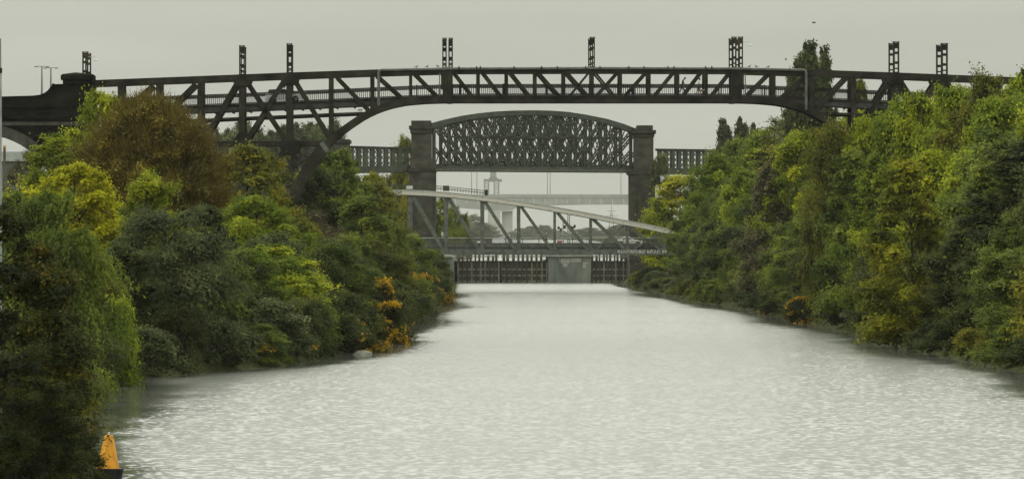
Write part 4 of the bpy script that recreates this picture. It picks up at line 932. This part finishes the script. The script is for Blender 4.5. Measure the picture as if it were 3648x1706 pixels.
def proto(key, seed, H, W, style, t0, nclump, nleaf, lsize, aspect, flat=0.62, crad=0.17, up=0.55, droop=0.0, inner=0.2, twig=0, tiers=0.0, core=0.55):
    r = np.random.default_rng(seed); rr = random.Random(seed)
    z0 = H * t0; hc = H - z0
    # clump centres through the crown, mostly near the outside
    t = r.uniform(0.0, 0.98, nclump) ** 0.9; th = np.arange(nclump) * 2.39996 + r.uniform(-.5, .5, nclump)
    rad = radius_profile(style, t) * W / 2 * (core + (0.91 - core) * r.uniform(0, 1, nclump) ** 0.5) * r.uniform(0.84, 1.1, nclump)
    if tiers: t = np.clip(np.round(t * tiers) / tiers + r.normal(0, 0.018, nclump), 0, 0.98)
    cr = W * crad * np.clip(r.lognormal(-.05, .35, nclump), .45, 1.9) * (0.75 + 0.4 * (1 - t))
    if style == 'cone': cr *= 0.28 + 0.8 * (1 - t)
    C = np.stack([rad * np.cos(th), rad * np.sin(th), z0 + hc * t * 0.96], 1)
    C[:, 2] = np.minimum(C[:, 2], H - cr * flat * .9); C[:, 2] = np.maximum(C[:, 2], z0 + 0.1)
    ctone = r.uniform(0.08, 0.88, nclump)
    wgt = cr ** 2; wgt /= wgt.sum(); idx = r.choice(nclump, nleaf, p=wgt)
    d = unit(r.normal(size=(nleaf, 3)) + np.array([0, 0, 0.95])); out_ = C[idx].copy(); out_[:, 2] -= z0 + hc * .4; out_ = unit(out_)
    d = unit(d + out_ * 0.45)
    shell = np.where(r.uniform(size=nleaf) < inner, r.uniform(0.1, 0.8, nleaf), np.abs(r.normal(.92, .17, nleaf)) + np.where(r.uniform(size=nleaf) < .08, r.uniform(0, .4, nleaf), 0))
    ph = r.uniform(0, 6.28, (nclump, 3)); lump = 1 + .24 * np.sin(4.3 * d[:, 0] + ph[idx, 0]) + .24 * np.sin(4.7 * d[:, 1] + ph[idx, 1]) + .15 * np.sin(6.1 * d[:, 2] + ph[idx, 2])
    off = d * (cr[idx] * shell * lump)[:, None]; off[:, 2] *= flat
    oh = unit(np.stack([np.cos(th + r.normal(0, .5, nclump)), np.sin(th + r.normal(0, .5, nclump)), r.normal(.1, .35, nclump)], 1)); st = r.uniform(.1, .9, nclump)
    off += oh[idx] * ((off * oh[idx]).sum(1) * st[idx])[:, None]
    if droop: off[:, 2] -= droop * np.linalg.norm(off[:, :2], axis=1) ** 2 / np.maximum(cr[idx], .1)
    Pt = C[idx] + off
    Nn = unit(d * 0.7 + np.array([0, 0, up]) + 0.55 * r.normal(size=(nleaf, 3)))
    spin = None
    if droop: spin = unit(np.stack([d[:, 0], d[:, 1], -0.6 * np.ones(nleaf)], 1))
    V = leaves(Pt, Nn, lsize * np.where(shell < .8, 1.7, 1.0)[:, None], aspect, r, spin)
    tone = np.clip(ctone[idx] + r.normal(0, 0.13, nleaf), 0, 1)
    if twig:   # fine bare shoots radiating from the crown
        ii = r.choice(nclump, twig); dd = unit(C[ii] * np.array([1, 1, .35]) + np.array([0, 0, .55 * W]) * .5 + r.normal(size=(twig, 3)) * W * .16)
        A = C[ii] + r.normal(size=(twig, 3)) * (cr[ii] * .45)[:, None]; L = r.uniform(.5, 1.5, (twig, 1)) * W * .09
        sd_ = unit(np.cross(dd, r.normal(size=(twig, 3)))); wv = 0.018 * W / 8
        VT = np.stack([A - sd_ * wv, A + sd_ * wv, A + dd * L + sd_ * wv * .35, A + dd * L - sd_ * wv * .35], 1).reshape(-1, 3)
        V = np.concatenate([V, VT]); tone = np.concatenate([tone, r.uniform(0, .4, twig)])
    me = np_mesh(key + '_crown', V, len(V) // 4, tone); me.materials.append(LM['green'])
    tb = MB(); tr = W * 0.016 + 0.05; lean = Vector((rr.uniform(-.05, .05) * W, rr.uniform(-.05, .05) * W, 0))
    tp = [Vector((0, 0, -0.6)), Vector((0, 0, .15 * H)) + lean * .3, Vector((0, 0, .45 * H)) + lean, Vector((0, 0, .70 * H)) + lean * .4, Vector((0, 0, .90 * H))]
    tb.tube(tp, tr, 7, rs=[tr * 1.35, tr, tr * .7, tr * .42, tr * .12])
    for k in range(min(nclump, 34)):
        c = Vector(C[k]); s_ = max(0.08 * H, c.z - (Vector((c.x, c.y, 0)).length) * 0.75 - .06 * H); s_ = min(s_, .8 * H)
        f = s_ / H; b0 = Vector((0, 0, s_)) + lean * (f / .45 if f < .45 else max(0, 1 - (f - .45) * 1.6))
        m_ = b0.lerp(c, .5) + Vector((rr.uniform(-.04, .04) * W, rr.uniform(-.04, .04) * W, .03 * H))
        rb = tr * (0.42 - .22 * f); tb.tube([b0, m_, c], rb, 5, rs=[rb, rb * .6, rb * .2])
    tm_ = tb.mesh(key + '_trunk', M['bark'], True)
    PROTO[key] = (me, tm_, H, W)
#     key     seed H   W  style   t0  clumps leaves size asp
proto('syc0', 11, 12, 7, 'ovoid', .06, 95, 32000, .25, .62, flat=.8, crad=.125)
proto('syc1', 12, 12, 7, 'ovoid', .06, 120, 32000, .24, .62, flat=.7, crad=.105)
proto('syc2', 13, 12, 7, 'ovoid', .04, 80, 32000, .26, .6, flat=.85, crad=.14)
proto('tall0', 14, 15, 6, 'column', .04, 130, 32000, .25, .6, flat=.72, crad=.125)
proto('tall1', 15, 15, 6, 'column', .04, 110, 32000, .25, .6, flat=.85, crad=.13)
proto('round0', 16, 9, 8, 'dome', .03, 130, 32000, .24, .6, flat=.8, crad=.10)
proto('round1', 17, 9, 8, 'dome', .03, 100, 32000, .24, .6, flat=.75, crad=.115)
proto('willow0', 18, 9, 8, 'dome', .02, 90, 38000, .28, .28, flat=.75, crad=.12, droop=.22)
proto('willow1', 19, 10, 7, 'ovoid', .03, 90, 36000, .26, .3, flat=.8, crad=.12, droop=.18)
proto('twiggy0', 20, 12, 13, 'dome', .04, 480, 120000, .15, .5, flat=1.0, crad=.055, inner=.35, twig=20000, up=.2, core=.1)
proto('sparse0', 21, 9, 6, 'ovoid', .18, 50, 3600, .22, .5, flat=.8, crad=.13, inner=.5, twig=6500)
proto('shrub0', 22, 4, 5, 'dome', .0, 60, 14000, .22, .5, flat=.7, crad=.12)
proto('shrub1', 23, 4, 5, 'dome', .0, 50, 14000, .24, .4, flat=.7, crad=.14, droop=.15)
proto('poplar0', 24, 16, 5, 'column', .08, 170, 30000, .30, .6, flat=1.2, crad=.095, up=.3, core=.2)
proto('fir0', 25, 22, 6, 'cone', .05, 330, 34000, .32, .4, flat=.7, crad=.09, droop=.2)
proto('near0', 26, 10, 9, 'dome', .0, 240, 95000, .13, .6, flat=.75, crad=.065, inner=.3)
proto('near1', 27, 5, 4, 'ovoid', .10, 70, 12000, .10, .55, flat=.85, crad=.10, inner=.5, twig=500)
# gorse: spiny dome with blossom on it
proto('gorse0', 28, 3.2, 4, 'dome', .0, 34, 13000, .18, .34, flat=.8, crad=.16)
def blossom_mesh(seed, n_):
    r = np.random.default_rng(seed); base = PROTO['gorse0'][0]; nv = len(base.vertices); co = np.empty(nv * 3, np.float32); base.vertices.foreach_get('co', co); co = co.reshape(-1, 4, 3).mean(1)
    cen = co[r.integers(len(co), size=44)]; dd = np.min(np.linalg.norm(co[:, None] - cen[None], axis=2), axis=1); rad = np.linalg.norm(co[:, :2], axis=1)
    ok = np.where((dd < .4) & ((rad > 1.1) | (co[:, 2] > 2.1)))[0]; ii = r.choice(ok, n_); Pt = co[ii] + unit(co[ii]) * .2 + r.normal(size=(n_, 3)) * .06
    V = leaves(Pt, unit(r.normal(size=(n_, 3)) + unit(Pt)), 0.17, .8, r); me = np_mesh('gorse_blossom', V, n_, r.uniform(0, 1, n_)); me.materials.append(LM['blossom']); return me
BLOS = [blossom_mesh(s, 3000) for s in (41, 42)]
vr = random.Random(99); WARN = []
def plant(name, label, cat, key, X, D, H, W, mat, group=None, base=None, rz=None, blossom=None, trunk=True):
    me, tm_, H0, W0_ = PROTO[key]; zb_ = ground_z(X, D) if base is None else base
    if interp(BL, D) + .3 < X < interp(BR, D) - .3 and D < 1090: WARN.append((label, round(X, 1), D))
    t_ = thing(name, label, cat, (X, D, zb_ - .15), vr.uniform(0, 6.28) if rz is None else rz, group); s = W / W0_
    t_.scale = (s * vr.uniform(.94, 1.06), s * vr.uniform(.94, 1.06), H / H0)
    o = link('crown' if cat == 'tree' else 'foliage', me, t_); o.material_slots[0].link = 'OBJECT'; o.material_slots[0].material = LM[mat]
    if trunk: link('trunk' if cat == 'tree' else 'stems', tm_, t_)
    if blossom is not None:
        b = link('blossom', BLOS[blossom % 2], t_); b['label'] = 'orange-yellow gorse flowers'
    return t_
def tree_px(label, key, px, ytop, wpx, D, mat, cat='tree', name=None, group=None, base=None, blossom=None, ybase=None):
    p = P(px, ytop, D); zb_ = ground_z(p.x, D) if base is None else base
    if ybase is not None: zb_ = P(px, ybase, D).z
    return plant(name or ('tree' if cat == 'tree' else 'shrub'), label, cat, key, p.x, D, max(1.2, p.z - zb_ + .15), wpx * D / F, mat, group, zb_, blossom=blossom)
# ================================================================== left bank
LG = 'trees on the left bank'
tree_px('big dark olive bush filling the bottom left corner', 'near0', -70, 700, 900, 188, 'near', group=LG)
tree_px('low dark bush at the foot of the corner, in front of the big bush', 'near0', 40, 1240, 520, 180, 'near', group=LG)
tree_px('dark shrub hanging over the water behind the orange buoy', 'near1', 225, 1470, 300, 194, 'near', cat='shrub')
tree_px('small leafy shoots in front of the orange buoy', 'near1', 318, 1585, 150, 189, 'near', cat='shrub')
tree_px('feathery mid-green willow behind the bottom left bush', 'willow0', 180, 690, 410, 300, 'green', group=LG)
tree_px('low lime shrub at the foot of the feathery willow', 'shrub1', 400, 1080, 190, 345, 'bright', cat='shrub')
tree_px('rounded yellow-leaved tree left of the brown willow', 'round0', 265, 590, 330, 400, 'yellow', group=LG)
tree_px('green shrub beside the pale column at the left edge', 'round1', 40, 690, 260, 340, 'green', group=LG)
tree_px('wide dark grey-green hawthorn in the middle of the left bank', 'willow0', 590, 745, 480, 384, 'grey', group=LG)
tree_px('bright lime maple top poking up in front of the brown willow', 'syc2', 525, 628, 230, 420, 'lime', group=LG)
tree_px('great round brown budding willow before the bridge', 'twiggy0', 530, 358, 640, 470, 'brown', group=LG)
tree_px('yellow-green tree peeping over the brown willow', 'round1', 350, 332, 260, 505, 'lime', group=LG)
tree_px('lime tree hanging below the masonry arch', 'syc0', 200, 470, 230, 500, 'lime', group=LG)
tree_px('grey leafless bush under the masonry arch', 'sparse0', 95, 545, 170, 530, 'twig', group=LG)
tree_px('olive tree right of the brown willow', 'syc1', 880, 505, 280, 525, 'olive', group=LG)
tree_px('olive tree half hidden by the arch foot', 'tall1', 960, 545, 150, 560, 'olive', group=LG)
tree_px('lime-green feathery slope tree below the olive tree', 'willow1', 910, 690, 340, 458, 'bright', group=LG)
tree_px('dark hedge-like tree under the brown willow', 'round1', 735, 735, 240, 432, 'dark', group=LG)
tree_px('vivid green sycamore low on the left bank', 'syc0', 985, 865, 310, 428, 'bright', group=LG)
tree_px('dark drooping tree left of the vivid sycamore', 'willow0', 800, 900, 330, 408, 'dark', group=LG)
tree_px('dark green rounded tree behind the arch foot', 'round0', 1185, 540, 300, 640, 'green', group=LG)
tree_px('dark green tree overlapping the left lower chord', 'syc2', 1120, 600, 200, 625, 'dark', group=LG)
tree_px('green tree sloping down right of the rounded one', 'syc1', 1290, 690, 220, 620, 'green', group=LG)
tree_px('yellowish tree below the viaduct side span', 'syc0', 1340, 640, 200, 720, 'olive', group=LG)
tree_px('brown-tinged tree left of the swing bridge chord', 'round0', 1325, 622, 170, 790, 'amber', group=LG)
tree_px('bare-limbed brown tree beneath the arch foot', 'sparse0', 1120, 760, 260, 540, 'twig', group=LG)
tree_px('olive feathery tree under the arch foot', 'willow1', 1060, 770, 240, 500, 'olive', group=LG)
tree_px('green feathery tree above the gorse', 'willow1', 1180, 860, 270, 480, 'green', group=LG)
tree_px('olive twiggy tree above the gorse', 'willow1', 1330, 850, 240, 590, 'olive', group=LG)
tree_px('green tree nearest the left end of the swing bridge deck', 'round1', 1470, 835, 170, 760, 'green', group=LG)
tree_px('amber thinning tree in front of the left swing bridge end', 'syc2', 1385, 710, 125, 830, 'olive', group=LG)
tree_px('dark tree at the water by the left lock wall', 'round0', 1545, 890, 130, 850, 'dark', group=LG)
tree_px('pale green tree behind the left swing bridge end', 'syc0', 1370, 760, 150, 700, 'green', group=LG)
GG = 'gorse bushes on the left bank'
GL = [('tall gorse bush flowering on the slope left of the point', 1335, 1010, 210, 498, 1205, 0), ('gorse bush in flower overhanging the water at the point', 1388, 1090, 150, 480, None, 1),
      ('low gorse bush flowering at the water near the point', 1240, 1150, 200, 446, None, 0), ('gorse bush glowing beneath the dark drooping tree', 850, 1195, 190, 396, None, 1),
      ('gorse bush low on the bank below the vivid sycamore', 1010, 1175, 210, 408, None, 0), ('faded gorse bush under the grey-green hawthorn', 530, 1120, 170, 381, None, 1),
      ('gorse bush flowering near the swing bridge', 1478, 985, 130, 650, None, 0), ('small far gorse bush by the left bridge end', 1538, 1000, 100, 745, None, 1)]
for lb, px, yt, wp_, D, yb, bi in GL: tree_px(lb, 'gorse0', px, yt, wp_, D, 'gorse', cat='shrub', name='gorse_bush', group=GG, ybase=yb, blossom=bi)
# waterside shrubs, left
ORD = ['first', 'second', 'third', 'fourth', 'fifth', 'sixth', 'seventh', 'eighth', 'ninth', 'tenth', 'eleventh', 'twelfth', 'thirteenth', 'fourteenth', 'fifteenth', 'sixteenth', 'seventeenth', 'eighteenth', 'nineteenth', 'twentieth', 'twenty-first', 'twenty-second', 'twenty-third', 'twenty-fourth', 'twenty-fifth', 'twenty-sixth', 'twenty-seventh', 'twenty-eighth', 'twenty-ninth', 'thirtieth', 'thirty-first', 'thirty-second', 'thirty-third', 'thirty-fourth', 'thirty-fifth', 'thirty-sixth', 'thirty-seventh', 'thirty-eighth', 'thirty-ninth', 'fortieth']
ORD += ['forty-' + o for o in ORD[:9]] + ['fiftieth'] + ['fifty-' + o for o in ORD[:9]] + ['sixtieth']
CN = {'lime': 'lime green', 'bright': 'bright green', 'green': 'green', 'dark': 'dark green', 'olive': 'olive', 'yellow': 'yellow', 'amber': 'amber-tinged', 'brown': 'brown', 'grey': 'grey-green', 'twig': 'bare brown', 'gorse': 'dark'}
D = 262.0; i = 0
while D < 905:
    m = vr.choice(['dark', 'dark', 'green', 'grey', 'olive', 'dark', 'gorse']); k = vr.choice(['shrub0', 'shrub1', 'shrub1', 'willow0'])
    Hh = vr.uniform(2.2, 4.2); Wd = vr.uniform(3.6, 5.4); X = interp(BL, D) - vr.uniform(0.6, 1.8)
    plant('shrub', f'{CN[m]} waterside shrub on the left bank, {ORD[i]} from the near end', 'shrub', k, X, D, Hh, Wd, m, 'shrubs along the left waterline'); i += 1
    D += vr.uniform(7, 11) if D < 480 else vr.uniform(16, 26)
D = 368.0; i = 0
while D < 700:
    m = vr.choice(['dark', 'green', 'olive', 'grey', 'bright', 'dark']); k = vr.choice(['willow1', 'round1', 'syc2', 'willow0', 'shrub1'])
    X = interp(BL, D) - vr.uniform(4.0, 6.5); Hh = vr.uniform(4.2, 6.4); Wd = vr.uniform(4.5, 6.5)
    plant('tree', f'{CN[m]} small slope tree on the left bank, {ORD[i]} from the near end', 'tree', k, X, D, Hh, Wd, m, 'small trees on the left slope'); i += 1
    D += vr.uniform(8, 13) if D < 480 else vr.uniform(14, 24)

# ================================================================== right bank
SIL = [(2240, 850), (2290, 790), (2345, 700), (2400, 650), (2480, 605), (2505, 540), (2600, 480), (2700, 432), (2800, 425), (2960, 425), (3060, 385), (3160, 365), (3230, 348), (3290, 310), (3340, 292), (3450, 290), (3560, 285), (3610, 250), (3660, 232), (4200, 220)]
RG = 'trees on the right bank'
tree_px('yellow-leaved tree overhanging the right end of the swing bridge', 'syc1', 2425, 615, 250, 990, 'yellow', group=RG)
tree_px('second yellow tree beside the right viaduct tower', 'syc0', 2350, 700, 140, 985, 'lime', group=RG)
tree_px('tall amber-yellow tree with dark limbs near the right edge', 'tall0', 3240, 560, 300, 462, 'amber', group=RG)
tree_px('bright yellow-green crown high above the amber tree', 'syc1', 3330, 520, 300, 492, 'lime', group=RG)
tree_px('dull brown-grey tree in the middle of the right bank', 'tall1', 2740, 600, 170, 690, 'twig', group=RG)
tree_px('vivid lime tree below the right arch end', 'syc1', 2840, 455, 230, 690, 'lime', group=RG)
tree_px('brownish tree where the right arch meets the foliage', 'syc2', 2960, 470, 190, 585, 'olive', group=RG)
tree_px('dark gorse bush flowering at the right waterline', 'gorse0', 2865, 1065, 140, 596, 'gorse', cat='shrub', name='gorse_bush', group='gorse bushes on the right bank', blossom=0)
tree_px('small gorse bush low at the right waterline', 'gorse0', 2735, 1115, 70, 662, 'gorse', cat='shrub', name='gorse_bush', group='gorse bushes on the right bank', blossom=1)
tree_px('leafy crown hiding the end of the right arch', 'syc0', 2990, 430, 200, 588, 'olive', group=RG)
tree_px('lime crown below the right truss, next to the arch end', 'syc1', 3090, 400, 230, 584, 'lime', group=RG)
tree_px('green crown below the right lattice post', 'syc2', 3190, 378, 220, 578, 'bright', group=RG)
tree_px('bushy lime crown crossing the bridge railing at the right', 'syc0', 3290, 318, 230, 566, 'lime', group=RG)
tree_px('broad lime crown under the last lattice post', 'syc1', 3400, 288, 260, 556, 'bright', group=RG)
tree_px('olive crown in front of the end of the top chord', 'syc2', 3520, 285, 240, 548, 'olive', group=RG)
tree_px('green crown at the upper right corner', 'syc0', 3650, 238, 260, 540, 'bright', group=RG)
tree_px('green slope tree beneath the right truss', 'tall0', 3040, 520, 220, 555, 'green', group=RG)
tree_px('lime slope tree beneath the right lattice post', 'tall1', 3130, 560, 220, 532, 'bright', group=RG)
tree_px('dark green tree just right of the swing bridge end', 'tall1', 2490, 640, 200, 905, 'green', group=RG)
tree_px('bright green tree above the right swing bridge end', 'syc2', 2560, 560, 210, 880, 'bright', group=RG)
def row(name, cat, off, D0, D1, step, topf, wr_, mats, keys, rowlabel, group, side=1):
    D = D0; i = 0
    while D < D1:
        X = interp(BR, D) + off + vr.uniform(-.12, .12) * (off + 3); px = 1824 + X * F / D; m = vr.choice(mats); k = vr.choice(keys); W = vr.uniform(*wr_)
        yt = topf(px, D); z = P(px, yt, D).z; zb_ = ground_z(X, D)
        if z - zb_ > 1.0 and px - W * F / D / 2 < 3720:
            plant(name, f'{CN[m]} {cat}, right bank {rowlabel}, {ORD[i]} from the right edge', cat, k, X, D, z - zb_ + .15, W, m, group); i += 1
        D += step * vr.uniform(.75, 1.25) * (0.7 + D / 1500)
sil = lambda px: lerp_line(SIL, px)
BM = ['lime', 'bright', 'green', 'olive', 'bright', 'lime', 'amber', 'green', 'olive']
row('tree', 'tree', 20, 520, 590, 13, lambda px, D: sil(px) + vr.uniform(-4, 26), (7.5, 10), BM, ['syc0', 'syc1', 'syc2'], 'back row before the bridge', RG)
row('tree', 'tree', 13, 470, 588, 12, lambda px, D: max(sil(px) + vr.uniform(20, 90), HOR - (vr.uniform(12, 15) - 0) * F / D), (7, 9.5), BM, ['syc0', 'syc1', 'tall0', 'syc2'], 'upper row before the bridge', RG)
row('tree', 'tree', 16, 625, 960, 20, lambda px, D: sil(px) + vr.uniform(-4, 30), (8.5, 11), BM, ['syc0', 'syc1', 'syc2', 'tall1'], 'upper row beyond the bridge', RG)
row('tree', 'tree', 7.5, 405, 930, 15, lambda px, D: max(sil(px) + 40, HOR - vr.uniform(4.5, 9) * F / D), (6.5, 9), ['green', 'bright', 'olive', 'green', 'bright', 'green', 'dark', 'amber', 'dark'], ['syc0', 'syc1', 'syc2', 'tall1', 'willow1'], 'middle row', RG)
row('tree', 'tree', 3.6, 385, 870, 15, lambda px, D: max(sil(px) + 90, HOR - vr.uniform(-1.5, 3) * F / D), (6, 8), ['dark', 'dark', 'green', 'olive', 'dark', 'green'], ['willow1', 'syc2', 'round1', 'round0', 'syc0'], 'lower row', RG)
row('shrub', 'shrub', 1.0, 378, 1000, 17, lambda px, D: HOR + (9.1 - vr.uniform(2.0, 3.8)) * F / D, (3.6, 5.0), ['dark', 'dark', 'green', 'grey', 'olive', 'dark'], ['shrub0', 'shrub1'], 'waterside row', 'shrubs along the right waterline')

# ================================================================== trees farther off
PG = 'hazy trees behind the cantilever bridge'
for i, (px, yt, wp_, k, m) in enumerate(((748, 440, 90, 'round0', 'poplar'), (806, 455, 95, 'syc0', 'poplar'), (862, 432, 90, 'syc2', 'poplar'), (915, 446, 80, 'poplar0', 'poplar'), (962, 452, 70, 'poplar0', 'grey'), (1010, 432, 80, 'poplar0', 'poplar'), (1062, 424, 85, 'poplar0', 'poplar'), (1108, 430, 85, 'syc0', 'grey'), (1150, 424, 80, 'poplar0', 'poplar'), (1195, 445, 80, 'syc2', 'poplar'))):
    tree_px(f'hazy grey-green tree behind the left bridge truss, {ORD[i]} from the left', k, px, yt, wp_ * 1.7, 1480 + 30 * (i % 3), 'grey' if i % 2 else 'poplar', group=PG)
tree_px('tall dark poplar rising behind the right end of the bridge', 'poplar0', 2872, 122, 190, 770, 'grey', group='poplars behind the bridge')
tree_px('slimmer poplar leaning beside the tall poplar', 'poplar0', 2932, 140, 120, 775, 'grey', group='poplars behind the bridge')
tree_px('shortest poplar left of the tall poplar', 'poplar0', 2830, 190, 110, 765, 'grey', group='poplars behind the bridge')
tree_px('pointed dark tree standing above the right bank trees, left of a pair', 'poplar0', 2582, 408, 105, 990, 'poplar', group='pointed trees beyond the right bank')
tree_px('pointed dark tree standing above the right bank trees, right of a pair', 'poplar0', 2642, 402, 100, 1000, 'poplar', group='pointed trees beyond the right bank')
tree_px('grey tree beside the pair of pointed trees', 'poplar0', 2690, 425, 80, 960, 'poplar', group='pointed trees beyond the right bank')
tree_px('dark tree under the right arch end against the sky', 'syc0', 2800, 408, 150, 880, 'dark', group=RG)
tree_px('rounded olive tree seen above the right railing', 'round0', 3060, 285, 130, 690, 'olive', group=RG)
tree_px('yellowish tree behind the left viaduct tower', 'round0', 1445, 494, 120, 1075, 'olive', group='hazy trees round the viaduct')
for i, (px, yt, wp_, D, m, k) in enumerate(((1275, 640, 90, 1150, 'grey', 'syc0'), (1335, 632, 90, 1180, 'poplar', 'syc2'), (1405, 618, 110, 1200, 'grey', 'round0'))):
    tree_px(f'hazy tree under the left viaduct side span, {ORD[i]} from the left', k, px, yt, wp_, D, m, group='hazy trees round the viaduct')
for i, (px, yt, wp_, D, m, k) in enumerate(((1570, 700, 110, 1150, 'green', 'syc0'), (1612, 730, 90, 1165, 'green', 'syc1'), (1650, 765, 80, 1180, 'olive', 'round0'))):
    tree_px(f'green tree beside the left viaduct tower, {ORD[i]} from the left', k, px, yt, wp_, D, m, group='trees by the locks')
HG = 'hazy trees by the far canal'
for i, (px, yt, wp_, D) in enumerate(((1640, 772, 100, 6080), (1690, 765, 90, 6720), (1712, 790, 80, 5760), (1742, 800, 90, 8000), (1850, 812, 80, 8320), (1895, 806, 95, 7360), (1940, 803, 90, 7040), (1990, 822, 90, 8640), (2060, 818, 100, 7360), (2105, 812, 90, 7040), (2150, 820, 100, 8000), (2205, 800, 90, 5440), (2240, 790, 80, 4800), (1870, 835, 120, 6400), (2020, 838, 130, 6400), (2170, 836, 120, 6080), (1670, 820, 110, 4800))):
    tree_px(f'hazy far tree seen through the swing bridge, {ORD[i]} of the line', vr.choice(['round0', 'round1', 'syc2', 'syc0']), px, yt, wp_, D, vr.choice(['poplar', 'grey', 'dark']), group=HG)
iv = tree_px('ivy clump hanging from the right viaduct tower', 'shrub1', 2352, 555, 62, 1013, 'grey', cat='ivy', name='ivy', ybase=665)
# stones at the left waterline
for i, (px, py) in enumerate(((905, 1298), (870, 1303), (1290, 1262), (640, 1325))):
    D_ = EYE * F / (py - HOR); p = P(px, py, D_)
    s_ = thing('bank_stone', ['pale boulder at the left waterline under the gorse', 'smaller boulder beside the pale boulder at the waterline', 'flat stone at the waterline near the point', 'boulder at the waterline under the hawthorn'][i], 'stone', (p.x, p.y, -0.1))
    st = bmesh.new(); bmesh.ops.create_icosphere(st, subdivisions=2, radius=0.6)
    for v_ in st.verts: v_.co = Vector((v_.co.x * 1.3, v_.co.y, v_.co.z * .75)) * vr.uniform(.88, 1.1)
    sm_ = bpy.data.meshes.new('rock'); st.to_mesh(sm_); st.free(); sm_.materials.append(M['stonebank']); link('rock', sm_, s_)
if WARN: print('IN WATER:', WARN)
